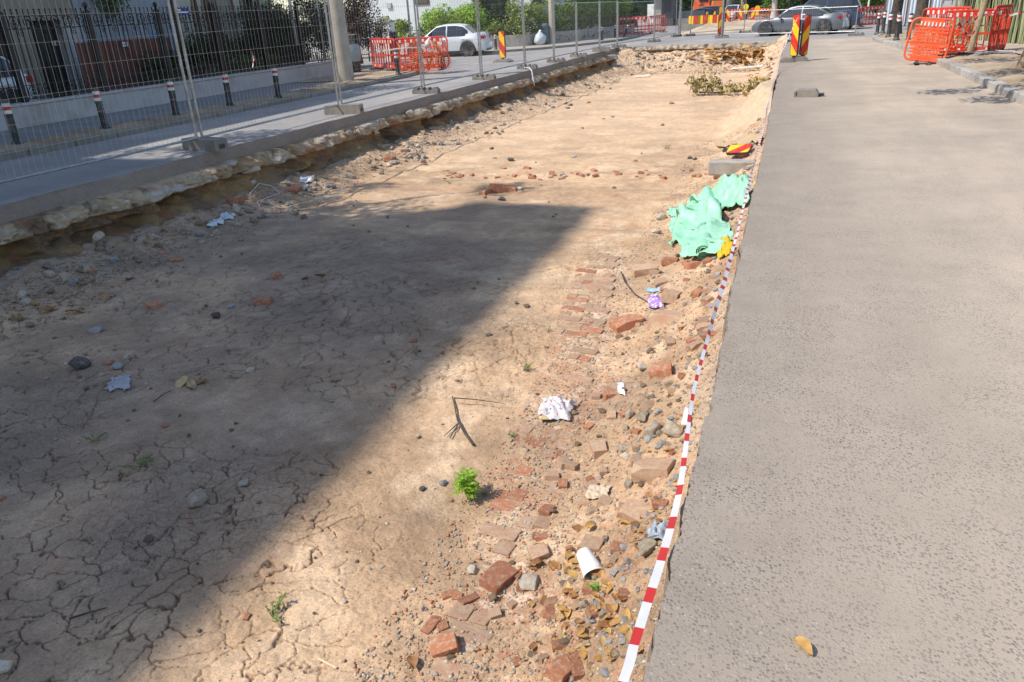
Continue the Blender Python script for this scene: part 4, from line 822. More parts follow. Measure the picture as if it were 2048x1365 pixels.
# ------------------------------------------------------------------ plastic barriers
def make_barrier(name, label, group, L=1.9, H=1.0, mat=M_REDPL, nbars=8, strip=True):
    t = empty(name, (0, 0, 0), 0, label, 'barrier', group); r = .16; rr = .028; z0 = .1
    def arc(cx, cz, a0, a1): return [(cx + r * math.cos(a), 0, cz + r * math.sin(a)) for a in np.linspace(a0, a1, 5)]
    pts = arc(L / 2 - r, H - r, math.pi / 2, 0)[0:] ; path = arc(-L / 2 + r, H - r, math.pi, math.pi / 2) + arc(L / 2 - r, H - r, math.pi / 2, 0) + arc(L / 2 - r, z0 + r, 0, -math.pi / 2) + arc(-L / 2 + r, z0 + r, -math.pi / 2, -math.pi); path.append(path[0])
    m = MB(); m.tube(path, rr, 6, False); m.build('frame', mat, t, smooth='auto')
    m = MB(); m.box((-L / 2 + .03, -.02, .50), (L / 2 - .03, .02, .56)); m.build('mid_rail', mat, t)
    m = MB(); m.box((-L / 2 + .22, -.018, H - .155), (L / 2 - .22, .018, H - .02)); bd = m.build('top_board', mat, t); m = MB(); m.box((-L / 2 + .15, -.018, z0 + .01), (L / 2 - .15, .018, z0 + .10)); bl = m.build('bottom_board', mat, t)
    for k in range(nbars + 1):
        x = -L / 2 + .22 + (L - .44) * k / nbars; m = MB(); m.box((x - .025, -.015, z0 + .10), (x + .025, .015, .50)); m.box((x - .025, -.015, .56), (x + .025, .015, H - .155)); m.build('bar', mat, t)
    if strip:
        for k in range(8):
            x = -L / 2 + .30 + (L - .6) * k / 7
            m = MB(); m.box((x - .045, -.022, H - .135), (x + .045, .022, H - .04)); m.build('reflector', M_WHITE, bd)
            if k % 2 == 0: m = MB(); m.box((x - .045, -.022, z0 + .025), (x + .045, .022, z0 + .085)); m.build('reflector', M_WHITE, bl)
    for x in (-L / 2 + .35, L / 2 - .35): m = MB(); m.box((x - .06, -.3, 0), (x + .06, .3, .05), bev=.015); m.box((x - .03, -.05, .05), (x + .03, .05, z0)); m.build('foot', M_PLBLK, t)
    return t
def net(name, p0, p1, h, mat, parent=None, nx=16, nz=9, bulge=.06, th=.006, label=None, z0=.1, seed=1, group=None):
    """plastic safety netting hung from p0 to p1"""
    p0, p1 = Vector(p0), Vector(p1); d = p1 - p0; nn = Vector((-d.y, d.x, 0)).normalized(); m = MB(); rg = random.Random(seed)
    J = [[p0 + d * (i / nx) + Vector((0, 0, z0 + h * (j / nz) * (.9 + .1 * math.sin(i * 1.1 + seed)))) + nn * (bulge * math.sin(i * .8 + j * .5 + seed) + rg.uniform(-.015, .015)) for j in range(nz + 1)] for i in range(nx + 1)]
    for i in range(nx + 1): m.tube(J[i], th, 3, False)
    for j in range(nz + 1): m.tube([J[i][j] for i in range(nx + 1)], th * (1.6 if j in (0, nz) else 1), 3, False)
    return m.build(name, mat, parent, label=label, cat='netting' if parent is None else None, group=group)
GR = 'red plastic barriers at the left street corner'
b1 = make_barrier('plastic_barrier', 'red plastic barrier standing along the corner, left of the black bollard', GR, 2.5, 1.1); c1 = Vector((-15.6, 28.3)); c2_ = Vector((-13.35, 26.3)); 
b1.location = ((c1.x + c2_.x) / 2, (c1.y + c2_.y) / 2, .12); b1.rotation_euler = (0, 0, math.atan2(c2_.y - c1.y, c2_.x - c1.x))
b2 = dup(b1, (-12.45, 26.35, .12), R(6), 'red plastic barrier with orange netting at the corner, right of the bollard'); b2.scale = (.8, 1, 1)
net('safety_netting', (-13.3, 26.1, .12), (-11.7, 26.0, .12), 1.0, M_ORNET, None, 20, 12, .07, .009, 'orange safety netting hung over the corner barrier', .02, 2)
net('safety_netting', (-11.7, 26.0, .12), (-11.8, 27.3, .12), .95, M_ORNET, None, 14, 12, .07, .009, 'orange safety netting folded round the barrier end', .02, 5)
for k in range(5):     # ribbed orange and black conduits coming out of the corner hole
    x = -13.0 + k * .24; t = empty('cable_conduit', (x, 26.6, .1), 0, 'orange and black ribbed cable duct rising behind the netting', 'cable duct', 'ribbed ducts in the corner hole'); n = 40
    path = [Vector((.25 * math.sin(k * 2 + s * 2.5), .2 * s, .95 * math.sin(min(1, s * 1.3) * math.pi / 2 * 1.0))) for s in np.linspace(0, 1, n)]
    m = MB(); m.tube(path, [.045 + .008 * (i % 2) for i in range(n)], 7); m.build('duct', stripes('duct_rings', (.70, .22, .02), (.03, .028, .025), .055, R(90)) if k == 0 else bpy.data.materials['duct_rings'], t)
sack('white_bundle', (-12.05, 26.2, .85), .16, .34, M_BAGW, 'white plastic bundle tied to the netting top', 8)
GQ = 'dark red barriers at the far corner'
g = G(1240, 76); b3 = dup(b1, (g.x + .4, g.y + 1.5, .1), R(8), 'dark red plastic barrier at the far end of the hedge', GQ); b3.scale = (.95, 1, 1)
b4 = dup(b1, (g.x + 2.0, g.y + 2.8, .1), R(70), 'far red barrier standing end-on beside the dark red one', GQ)
# right-hand barriers
GS = 'red plastic barriers on the right verge'
b5 = dup(b1, (4.72, 25.6, .12), R(-6), 'red plastic barrier in the middle of the right verge', GS); b5.scale = (.62, 1, 1.05)
b6 = dup(b1, (5.45, 25.9, .12), R(60), 'red plastic barrier at the right end, seen at an angle', GS); b6.scale = (.5, 1, 1.12)
b7 = dup(b1, (4.3, 27.4, .12), R(-40), 'red plastic barrier running back behind the orange panel', GS); b7.scale = (.6, 1, 1.1)
ob = make_barrier('plastic_barrier', 'orange plastic barrier panel with lattice at the kerb, nearest on the right', GS, 1.0, 1.15, M_ORPL, 7, False); ob.location = (3.42, 24.35, .0); ob.rotation_euler = (R(-4), R(6), R(-10))
for z in np.arange(.2, 1.0, .085): m = MB(); m.box((-.42, -.02, z), (.42, .02, z + .045)); m.build('lattice_bar', M_ORPL, ob)
for k in range(7): m = MB(); m.box((-.27 + k * .09 - .018, -.034, .97), (-.27 + k * .09 + .018, -.018, 1.07)); m.build('reflector', M_WHITE, ob)
net('safety_netting', (3.3, 24.5, .1), (3.35, 25.7, .1), 1.0, M_ORNET, None, 10, 11, .08, .009, 'orange netting trailing left of the orange panel', .0, 4)
net('safety_netting', (3.95, 24.5, .1), (4.75, 25.4, .1), .9, M_ORNET, None, 14, 11, .1, .009, 'orange netting between the orange panel and the red barrier', .05, 7)
m = MB(); rg = random.Random(4)
deb = empty('cable_scrap', (5.0, 25.2, .12), 0, 'heap of grey cable and pipe offcuts under the right barriers', 'cables')
for k in range(12):
    a0 = rg.uniform(0, 6.3); m = MB(); m.tube([(rg.uniform(-.5, .2) + s * 1.2 * math.cos(a0) * .7, .3 * math.sin(a0 + s * 3) + rg.uniform(-.2, .2), .03 + .08 * math.sin(s * 3)) for s in np.linspace(0, 1, 7)], rg.choice([.015, .022, .03]), 6); m.build('cable', rg.choice([M_GALV, M_PLBLK, M_WALLT]), deb)

# ------------------------------------------------------------------ striped boards
def make_board(label, h=1.0, wdt=.26, mat=M_STRIPE, base=True, group=None, rim=True):
    t = empty('striped_traffic_board', (0, 0, 0), 0, label, 'traffic board', group); z0 = .16; r = .07
    def rrect(wd, lo, hi, r): return [(cx + r * math.cos(a), cz + r * math.sin(a)) for cx, cz, a0 in ((wd - r, lo + r, -math.pi / 2), (wd - r, hi - r, 0), (-wd + r, hi - r, math.pi / 2), (-wd + r, lo + r, math.pi)) for a in np.linspace(a0, a0 + math.pi / 2, 4)]
    m = MB(); m.prism(rrect(wdt / 2, z0, z0 + h, r), 1, -.03, .03); m.build('frame', M_PLBLK, t)
    m = MB(); m.prism(rrect(wdt / 2 - .02, z0 + .02, z0 + h - .02, r - .02), 1, -.034, .034); m.build('striped_face', mat, t)
    m = MB(); m.box((-.05, -.02, .03), (.05, .02, z0 + .05)); m.build('stem', M_PLBLK, t)
    if base: m = MB(); m.prism([(-.4, 0), (.4, 0), (.38, .06), (.2, .12), (-.2, .12), (-.38, .06)], 1, -.2, .2); m.build('base', M_CONCD, t)
    return t
d = make_board('red and yellow striped board standing on the left road behind the fence', 1.05, .30); d.location = (-11.27, 31.7, 0); d.rotation_euler = (0, 0, R(-14))
m = MB(); m.box((-.015, -.01, 1.2), (.015, .01, 1.32)); m.build('top_pin', M_PLBLK, d)
GBD = 'striped boards at the end of the tape'
d1 = make_board('left one of two red and yellow boards by the carriageway edge', 1.22, .28, M_STRIPE, False, GBD); d1.location = (.12, 27.0, 0); d1.rotation_euler = (0, 0, R(-38))
d2 = make_board('right one of two red and yellow boards, behind its twin', 1.18, .28, M_STRIPE_M, False, GBD); d2.location = (.38, 27.25, 0.0); d2.rotation_euler = (0, R(2), R(38))
bs = empty('board_base', (.14, 26.9, 0), R(4), 'dark recycled rubber base under the two striped boards', 'base block')
for x0 in (-.42, .0): m = MB(); m.prism([(x0, 0), (x0 + .4, 0), (x0 + .4, .08), (x0 + .34, .14), (x0 + .06, .14), (x0, .08)], 1, -.32 + (.3 if x0 == 0 else 0), .2 + (.3 if x0 == 0 else 0)); m.build('block', M_CONCD, bs)
st = sign('paper_sticker', (.22, 26.86, 1.22), (.36, 26.82, 1.38), M_WHITE, 'small white and blue sticker on top of the right striped board', [(.3, .2, .8, .8, pm('sticker_blue', (.08, .12, .5)), 'print'), (.85, 0., 1., 1., M_RED, 'red_edge')])
# rubber base lying alone on the carriageway
lb = empty('loose_base_block', (.38, 17.15, 0.003), R(-3), 'grey plastic sign base lying alone on the right carriageway', 'base block')
m = MB(); m.prism([(-.34, 0), (.34, 0), (.34, .09), (.26, .17), (-.24, .17), (-.34, .12)], 1, -.26, .26); m.build('block', M_CONCD, lb)
m = MB(); m.box((.345, -.12, .02), (.50, .10, .07), bev=.01); m.build('lug', M_PLBLK, lb); lb.scale = (.68, .68, .8); m = MB(); m.box((-.29, -.268, .04), (-.25, -.256, .12)); m.build('slot', M_PLBLK, lb)
# barrier board across the far crossing
bb_ = empty('barrier_board', (0, 0, 0), 0, 'horizontal yellow and red block-striped barrier board at the far crossing', 'barrier'); a, b = AX(1378, 40, y=52.3), AX(1445, 36, y=51.4)
t = bb_; t.location = ((a.x + b.x) / 2, 51.8, a.z - .25); t.rotation_euler = (0, 0, math.atan2(51.4 - 52.3, b.x - a.x)); Lb = (b - a).length
for k in range(7):
    m = MB(); m.box((-Lb / 2 + Lb * k / 7 + .002, -.02, 0), (-Lb / 2 + Lb * (k + 1) / 7 - .002, .02, .46)); m.build('panel', pm('barrier_yellow', YEL) if k == 0 else (bpy.data.materials['barrier_yellow'] if k % 2 == 0 else M_RED), t)
for s in (-.9, .9): m = MB(); m.box((s * Lb / 2 - .03, .022, -1.05), (s * Lb / 2 + .03, .06, .45)); m.build('leg', M_GALV, t)
M_AMB = pm('amber_lamp', (.85, .38, .02), (.75, .3, .02), 6, .25)
for s in (.1, .55): m = MB(); m.lathe([(.07, .46), (.08, .5), (.07, .62), (.02, .66)], 8, (s * Lb / 2, 0, 0)); m.build('warning_lamp', M_AMB, t, smooth='auto')
d = make_board('upright striped board on the tall post at the far left of the grey car', 1.45, .3, M_STRIPE_M, True); d.location = (G(1440, 74).x, G(1440, 74).y, 0); d.rotation_euler = (0, 0, R(25))
for px, yy, lab in ((1456, 70, 'far striped board left of the yellow lamp post'), (1480, 70, 'far striped board below the yellow warning lamp'), (1505, 72, 'pale red far striped board left of the grey car')):
    a = AX(px, 40, y=yy); d = make_board(lab, 1.1, .3, M_STRIPE if px != 1505 else M_STRIPE_M, True, 'far striped boards'); d.location = (a.x, yy, 0)
for px, py, yy, lab in ((1492, 14, 66, 'round yellow warning lamp on a pole at the far crossing'), (1515, 17, 66, 'amber warning lamp right of the yellow one at the far crossing')):
    a = AX(px, py, y=yy); t = empty('warning_lamp', (a.x, yy, 0), 0, lab, 'lamp'); m = MB(); m.tube([(0, 0, 0), (0, 0, a.z - .2)], .03, 6); m.build('pole', M_GALV, t); m = MB(); m.lathe([(.02, -.06), (.2, -.05), (.2, .05), (.02, .06)], 14, (0, 0, a.z), Matrix.Rotation(math.pi / 2, 3, 'X')); m.build('lens', M_AMB if px == 1515 else pm('lamp_yellow', (.8, .62, .02)), t, smooth='auto'); m = MB(); m.box((-.12, -.06, a.z - .5), (.12, .06, a.z - .21), bev=.02); m.build('battery_box', bpy.data.materials['barrier_yellow'], t)

# ------------------------------------------------------------------ right verge: kerb, trunk, stake, bollards, reed fence
KR = [Vector((3.75, y, 0)) for y in (-8, 4, 10, 16, 22, 27)] + [Vector((3.62, 31, 0)), Vector((3.3, 36.5, 0)), Vector((3.25, 38.5, 0)), Vector((3.6, 40.2, 0)), Vector((5, 41.8, 0)), Vector((9, 43, 0))]
kr = empty('kerb_right'); kr['kind'] = 'structure'; rk = random.Random(2)
for i, (a, b) in enumerate(walk(KR, 1.0)):
    if a.y > 10: o = stone_piece('kerb_stone', a, b, .22, -.05, .15 + rk.uniform(-.015, .015), M_CONC, kr, side=-1, gap=.01 + (.05 if rk.random() < .2 else 0), tilt=rk.uniform(-.04, .04)); o.rotation_euler.z += rk.uniform(-.015, .015)
Yv, Xv = np.meshgrid(np.linspace(9, 41, 220), np.linspace(0, 1, 50), indexing='ij'); x0_ = np.interp(Yv, [p.y for p in KR[:-1]], [p.x for p in KR[:-1]]) + .2; Xv = x0_ + Xv * 4.2
col_sheet('verge_right', Xv, Yv, .10 + .10 * fbm(Xv * 1.2, Yv * 1.2, 4) * np.minimum(1, (Xv - x0_) * 3) + .03 * fbm(Xv * 7, Yv * 7, 3), 23, (.46, .37, .27), (.34, .25, .17))
m = MB(); m.add([(5.7, 19.3, .19), (12, 19.3, .19), (12, 41, .19), (5.7, 41, .19)], [(0, 1, 2, 3)]); m.build('pavement_right', M_ASPH, kind='structure')
tree('street_tree', (5.05, 20.3, .1), 5.0, .26, 'thick rough barked street tree at the right edge', clumps(30, ((-3.4, -4.2, 2.6), (2.8, 3.0, 6.5)), .5, 1.0, 21) + clumps(24, ((-4.0, -7.6, 2.6), (.6, -4.0, 4.2)), .25, .55, 5), L_GREEN, 18000, .15, 21, (.5, .3), None, pm('rough_bark', (.34, .255, .17), (.17, .125, .08), 12, .95, 1., 22, .05))
tree('street_tree', (4.25, 39.4, .12), 6.0, .24, 'dark street trunk between the black bollards on the right', clumps(20, ((-2.6, -2.8, 3.2), (2.6, 2.6, 7)), .6, 1.1, 22), L_GREEN, 9000, .16, 22, (.1, 0), None, pm('dark_bark', (.045, .036, .03), (.085, .068, .055), 9, .95, 1., 26, .04))
a = AX(1842, 20, y=46); tree('street_tree', (a.x, 46, .1), 6.0, .3, 'brown trunk with a green tuft before the white gates', clumps(20, ((-2.4, -2.4, 2.4), (2.4, 2.4, 6.5)), .6, 1.0, 23), L_LIME, 8000, .16, 23)
sk = empty('tree_stake', (4.62, 25.0, .12), 0, 'peeled wooden stake leaning before the red barriers', 'stake'); m = MB(); m.tube([(0, 0, -.05), (.1, .0, .8), (.24, .02, 1.9), (.42, .05, 3.4)], [.085, .078, .07, .055], 10); m.build('trunk', M_BARKL, sk, smooth='auto'); leaf_cloud('leaf_tuft', [((.1, -.1, 1.75), .14), ((.0, -.05, 1.62), .1)], .11, L_LIME, 60, sk, 3)
GBR = 'black bollards round the right street corner'
for (x, y), lab in zip([(3.62, 40.1), (3.95, 41.2), (3.78, 37.0), (4.02, 36.4), (3.85, 34.7), (4.12, 33.6)], ['leftmost black bollard of the right corner group', 'black bollard behind the leftmost one at the right corner', 'black bollard left of the dark trunk, with red and white bands', 'black bollard in front of the dark trunk', 'black bollard just right of the dark trunk', 'rightmost and nearest black bollard of the right corner group']):
    d = dup(bo, (x, y, .13), random.random(), lab, GBR); d.scale = (1.1, 1.1, 1.22)
# reed screen and gates behind the right verge
rf = empty('reed_fence', (0, 0, 0), 0, 'tall green brown reed and creeper fence behind the right barriers', 'fence'); rg = random.Random(9); M_REED = leafmat('reed', (.06, .06, .04), (.30, .33, .17), .8, .1)
m = MB()
fa_, fb_ = Vector((5.6, 33.5, 0)), Vector((8.6, 20, 0))
for k in range(330):
    p = fa_.lerp(fb_, k / 330) + Vector((rg.uniform(-.1, .1), 0, 0)); h = rg.uniform(1.9, 2.6); m.tube([p + Vector((0, 0, .1)), p + Vector((rg.uniform(-.18, .18), rg.uniform(-.18, .18), h))], rg.uniform(.012, .03), 3, False)
m.build('reeds', M_REED, rf, kind='stuff')
for k in range(8): p = fa_.lerp(fb_, k / 7) + Vector((.15, 0, 0)); m = MB(); m.box((p.x - .04, p.y - .04, .1), (p.x + .04, p.y + .04, 2.5)); m.build('post', M_IRON, rf)
for z in (.5, 1.4, 2.2): m = MB(); m.tube([fa_ + Vector((.12, 0, z)), fb_ + Vector((.12, 0, z))], .02, 5); m.build('rail', M_IRON, rf)
m = MB(); m.add([fa_ + Vector((.25, 0, .1)), fb_ + Vector((.25, 0, .1)), fb_ + Vector((.25, 0, 2.5)), fa_ + Vector((.25, 0, 2.5))], [(0, 1, 2, 3)]); m.add([fa_ + Vector((.28, 0, .1)), fb_ + Vector((.28, 0, .1)), fb_ + Vector((.28, 0, 2.5)), fa_ + Vector((.28, 0, 2.5))], [(3, 2, 1, 0)]); m.build('backing_sheet', pm('green_screen_cloth', (.035, .055, .03), (.05, .06, .035), 3, .9), rf)
wg = empty('white_gates', (0, 0, 0), 0, 'white corrugated steel gates beyond the right corner', 'gate'); GY = 52.0
xa_, xb_ = AX(1768, 30, y=GY).x, AX(1880, 30, y=GY).x; M_GATE = pm('white_sheet_steel', (.62, .66, .72), (.56, .6, .66), 2, .5); npl = 5
for i in range(npl):
    a, b = xa_ + (xb_ - xa_) * i / npl, xa_ + (xb_ - xa_) * (i + 1) / npl; n = 12; q = [(a + .02 + (b - a - .04) * k / n, GY + .03 * (1 if (k // 2) % 2 else -1)) for k in range(n + 1)]
    m = MB(); m.add([(x, y, .15) for x, y in q] + [(x, y, 3.2) for x, y in q], [(k, k + 1, n + 2 + k, n + 1 + k) for k in range(n)]); m.build('gate_leaf', M_GATE, wg)
for i in range(npl + 1): x = xa_ + (xb_ - xa_) * i / npl; m = MB(); m.box((x - .04, GY - .06, 0), (x + .04, GY + .06, 3.3)); m.build('gate_post', M_GALV if i % 2 else M_BROWN, wg)

# ------------------------------------------------------------------ far end of the street
ds = empty('dark_screen', (0, 0, 0), 0, 'dark sheet screen and low dark wall beyond the far crossing', 'screen'); a, b = AX(1355, 50, y=62), AX(1408, 50, y=62)
m = MB(); m.box((a.x, 62, 0), (b.x, 62.12, .85)); m.build('low_wall', M_CONCD, ds); M_SLATE = pm('slate_sheet', (.07, .08, .10), (.05, .06, .075), 2, .6)
m = MB(); m.box((a.x, 62.01, .853), (b.x, 62.08, 1.35)); m.build('sheet', M_SLATE, ds)
kx, kb = AX(1318, 40, y=78), AX(1346, 40, y=78); ki = empty('kiosk', (0, 0, 0), 0, 'dark kiosk with a pale corner behind the far fence', 'kiosk'); m = MB(); m.box((kx.x, 78, 0), (kb.x, 82, 2.6)); m.build('wall', M_SLATE, ki); m = MB(); m.box((kx.x - 1.2, 77, 2.602), (kb.x + 2.6, 82.5, 3.1)); m.build('roof', M_PLBLK, ki)
m = MB(); m.box((kx.x - .3, 77.6, 0), (kx.x + .25, 77.98, 2.6)); m.build('corner_pillar', M_CONC, ki); m = MB(); m.box((kx.x + .5, 77.96, 1.2), (kb.x - .2, 77.995, 2.2)); m.build('window', M_GLASS, ki)
wb = AX(1303, 40, y=90); sgn = empty('white_hoarding', (wb.x, 90, 0), 0, 'white upright hoarding panel left of the dark kiosk', 'panel'); m = MB(); m.box((-.45, -.05, .1), (.5, .05, 2.0)); m.build('panel', M_WHITE, sgn); m = MB(); m.box((-.5, -.06, 0), (-.45, .06, 2.05)); m.build('frame', M_GALV, sgn)
# excavator
ex = empty('excavator', (AX(1413, 30, y=98).x, 98, 0), R(12), 'orange tracked excavator working beyond the far crossing', 'excavator'); M_EX = pm('excavator_orange', (.75, .17, .05), (.65, .14, .04), 3, .45, dirt=(.4, .2, .12), dscale=2)
for s in (-1, 1):
    m = MB(); m.prism([(-1.7, .3), (-1.4, 0), (1.4, 0), (1.7, .3), (1.7, .55), (1.4, .8), (-1.4, .8), (-1.7, .55)], 1, s * 1.25 - .28, s * 1.25 + .28); tr = m.build('track', M_TYRE, ex)
    for k in range(5): m = MB(); m.lathe([(.22, -.3), (.22, .3)], 10, (-1.2 + k * .6, s * 1.25, .35), Matrix.Rotation(math.pi / 2, 3, 'X')); m.build('roller', M_PLBLK, tr)
m = MB(); m.prism([(-1.5, .95), (1.7, .95), (1.8, 1.3), (1.7, 1.95), (.6, 2.0), (.5, 1.5), (-1.5, 1.5)], 1, -1.2, 1.2); m.build('house', M_EX, ex)
m = MB(); m.prism([(-1.45, 1.5), (.3, 1.5), (.3, 2.9), (-.9, 2.9), (-1.35, 2.2)], 1, .25, 1.18); cb = m.build('cab', M_EX, ex); m = MB(); m.box((-1.1, .2, 1.9), (.15, .245, 2.75)); m.box((-1.1, 1.185, 1.9), (.15, 1.2, 2.75)); m.build('cab_window', M_GLASS, cb)
m = MB(); m.tube([(-.9, -.2, 1.6), (-2.0, -.2, 3.6), (-3.2, -.2, 4.6)], [.28, .3, .2], 4); m.build('boom', M_EX, ex); m = MB(); m.tube([(-3.1, -.2, 4.7), (-4.1, -.2, 3.0), (-4.3, -.2, 1.9)], [.22, .2, .14], 4); m.build('dipper_arm', M_EX, ex); m = MB(); m.prism([(-4.8, 1.0), (-4.0, .9), (-3.8, 1.5), (-4.2, 2.0), (-4.9, 1.8)], 1, -.65, .25); m.build('bucket', M_PLBLK, ex)
# spoil heap behind the crossing
Yv, Xv = np.meshgrid(np.linspace(54.5, 74, 60), np.linspace(-7.2, 4, 60), indexing='ij'); hs_ = np.maximum(0, np.minimum((Yv - 54.5) * .12, (74 - Yv) * .2)) * np.clip((Xv + 7.2) * .6, 0, 1) * np.clip((4 - Xv) * .5, 0, 1)
col_sheet('spoil_ground', Xv, Yv, .004 + np.minimum(hs_, .45) * (.35 + .6 * fbm(Xv * .6, Yv * .6, 4)), 31, (.56, .46, .33), (.42, .33, .23))
for px, yy, r, lab, mt in ((1549, 74, .26, 'pale white-barked trunk behind the grey car', pm('white_bark', (.55, .50, .44), (.42, .37, .32), 6, .9, .5, 30, .02)), (1485, 88, .22, 'far pinkish trunk left of the warning lamps', M_BARKL), (1264, 78, .45, 'thick grey trunk behind the dark red barrier', pm('grey_bark', (.16, .15, .14), (.11, .10, .09), 5, .95, .8, 25, .03)), (1459, 100, .45, 'grey far trunk right of the tall round post', bpy.data.materials['grey_bark'] if 'grey_bark' in bpy.data.materials else M_BARK), (1668, 66, .4, 'pale trunk right of the blue estate car', bpy.data.materials['white_bark'] if 'white_bark' in bpy.data.materials else M_BARKL), (1704, 62, .33, 'white painted trunk behind the right orange barrier', M_WHITE)):
    a = AX(px, 20, y=yy); tree('far_tree', (a.x, yy, 0), 6.5, r, lab, clumps(14, ((-3, -3, 3.6), (3, 3, 9)), .9, 1.6, px), L_GREEN, 3500, .3, px, (0, 0), 'trees lining the far street', mt, 3)
b8 = dup(b1, (AX(1692, 40, y=56).x, 56, .0), R(14), 'far red barrier right of the grey car boot', 'far red barriers'); b9 = dup(b1, (AX(1745, 40, y=55).x, 55, .0), R(40), 'far orange red barrier left of the dark trunk', 'far red barriers')
b10 = dup(b1, (AX(1460, 40, y=84).x, 84, .0), R(5), 'far red barrier at the crossing, right of the tall post', 'far red barriers'); b11 = dup(b1, (AX(1525, 40, y=76).x, 76, .0), R(-10), 'far red barrier behind the grey car bonnet', 'far red barriers')
# far backdrop: shaded fronts and bushes that close the view
fb2 = empty('far_terrace', (0, 0, 0), 0, 'dark shaded row of shop fronts closing the far street', 'building'); rg = random.Random(12)
for k in range(9):
    x0, x1 = -46 + k * 13, -46 + k * 13 + 12.9; hh = rg.uniform(7, 12); m = MB(); m.box((x0, 118, 0), (x1, 128, hh)); m.build('wall', rg.choice([M_BEIGE, M_WALLT, M_CONCD, M_BLUEW]), fb2)
    for j in range(4):
        a = x0 + 1 + j * 2.9; m = MB(); m.box((a, 117.9, .3), (a + 2.2, 117.98, 2.6)); f = m.build('shop_window', M_BROWN, fb2); m = MB(); m.box((a + .1, 117.86, .4), (a + 2.1, 117.9, 2.5)); m.build('pane', M_GLASS, f)
    m = MB(); m.box((x0, 116.8, 2.8), (x1, 117.85, 3.1)); m.build('awning', M_DOOR, fb2)
for i, (px, yy, r, h, mt) in enumerate([(1290, 104, 2.2, 3.2, L_DARK), (1240, 70, 2.0, 3.4, L_DARK), (1345, 108, 2.5, 3.4, L_GREEN), (1500, 104, 2.4, 3.2, L_DARK), (1560, 96, 2.2, 2.6, L_GREEN), (1610, 82, 2.4, 3.0, L_DARK), (1660, 84, 2.2, 3.0, L_GREEN), (1725, 76, 2.4, 3.2, L_DARK), (1760, 72, 2.0, 3.0, L_GREEN), (1400, 110, 2.5, 3.6, L_DARK), (1450, 110, 2.5, 3.4, L_GREEN), (1190, 66, 2.4, 3.6, L_DARK)]):
    a = AX(px, 20, y=yy); shrub('street_bush', (a.x, yy, 0), r, h, mt, 3500, .26, ['leafy dark bush far up the street', 'leafy green bush far up the street'][mt is L_GREEN], 200 + i, 'bushes far up the street' if mt is L_DARK else 'green bushes far up the street')
for i, px in enumerate((1640, 1676, 1735, 1792)):
    a = AX(px, 20, y=60 + i); pole('white_gate_post', (a.x, 60 + i, 0), (a.x + .1, 60 + i, 4), .06, .06, M_WHITE, ['slim white post right of the blue estate', 'slim white post before the far trunks', 'white post behind the amber lamp', 'white post left of the white gates'][i], 'post')

# ------------------------------------------------------------------ loose pieces: stones, broken bricks, leaves
M_BRICK = pm('old_brick', (.44, .175, .09), (.38, .155, .085), 5, .95, .8, 45, .008, var=.2, dirt=(.50, .37, .25), dscale=4)
M_BRICKP = pm('dusty_brick', (.46, .25, .16), (.50, .36, .24), 4, .95, .8, 45, .008, var=.15, dirt=(.50, .41, .29), dscale=7)
M_STONE = pm('pale_stone', (.52, .47, .39), (.42, .36, .28), 8, .92, .6, 40, .008, var=.2, dirt=(.42, .32, .21), dscale=8)
M_GREYST = pm('grey_gravel_stone', (.27, .275, .285), (.20, .20, .205), 8, .85, .4, 40, .006, var=.25, dirt=(.36, .29, .21), dscale=9)
M_CLOD = pm('earth_clod', (.33, .24, .155), (.22, .16, .105), 10, .97, 1., 40, .012, var=.2)
M_DARKST = pm('dark_asphalt_lump', (.075, .07, .068), (.11, .10, .095), 12, .95, .9, 50, .01, var=.2, dirt=(.28, .22, .16), dscale=9)
def hull(pts, name, mat, bev=.0):
    bm = bmesh.new()
    for p in pts: bm.verts.new(p)
    bmesh.ops.convex_hull(bm, input=list(bm.verts)); bmesh.ops.dissolve_limit(bm, angle_limit=R(6), verts=bm.verts, edges=bm.edges)
    lo = [v for v in bm.verts if not v.link_faces]; bmesh.ops.delete(bm, geom=lo, context='VERTS')
    if bev: bmesh.ops.bevel(bm, geom=list(bm.edges), offset=bev, segments=1, affect='EDGES')
    me = bpy.data.meshes.new(name); bm.to_mesh(me); bm.free(); me.materials.append(mat); return me
rg = random.Random(77)
def stone_mesh(i, mat, flat=.62, nm='stone'):
    pts = []
    for _ in range(15):
        v = Vector((rg.gauss(0, 1), rg.gauss(0, 1), rg.gauss(0, 1))).normalized() * rg.uniform(.75, 1.0); pts.append((v.x * .5, v.y * .42, v.z * .5 * flat))
    return hull(pts, nm, mat, .03)
def brick_mesh(mat, l=1.0, nm='brick_piece'):
    pts = []
    for sx in (-1, 1):
        for sy in (-1, 1):
            for sz in (-1, 1):
                p = Vector((sx * .5 * l, sy * .5 * rg.uniform(.75, 1), sz * .30 * rg.uniform(.85, 1)))
                if rg.random() < .38:        # a broken corner
                    for q in range(3): a = p.copy(); a[q] *= rg.uniform(.2, .75); pts.append(a)
                else: pts.append(p)
    return hull(pts, nm, mat, .018)
SM = {'stone': [stone_mesh(i, M_STONE) for i in range(8)], 'grey': [stone_mesh(i, M_GREYST) for i in range(8)], 'brick': [brick_mesh(M_BRICK, rg.uniform(.9, 1.5)) for i in range(9)], 'brickp': [brick_mesh(M_BRICKP, rg.uniform(.9, 1.4)) for i in range(6)], 'clod': [stone_mesh(i, M_CLOD, .7) for i in range(7)], 'dark': [stone_mesh(i, M_DARKST, .6) for i in range(6)], 'conc': [stone_mesh(i, M_SCONC, .75) for i in range(7)]}
NAMES = {'stone': 'stone', 'grey': 'grey_stone', 'brick': 'brick_fragment', 'brickp': 'brick_fragment', 'clod': 'earth_clod', 'dark': 'asphalt_lump', 'conc': 'concrete_chunk'}
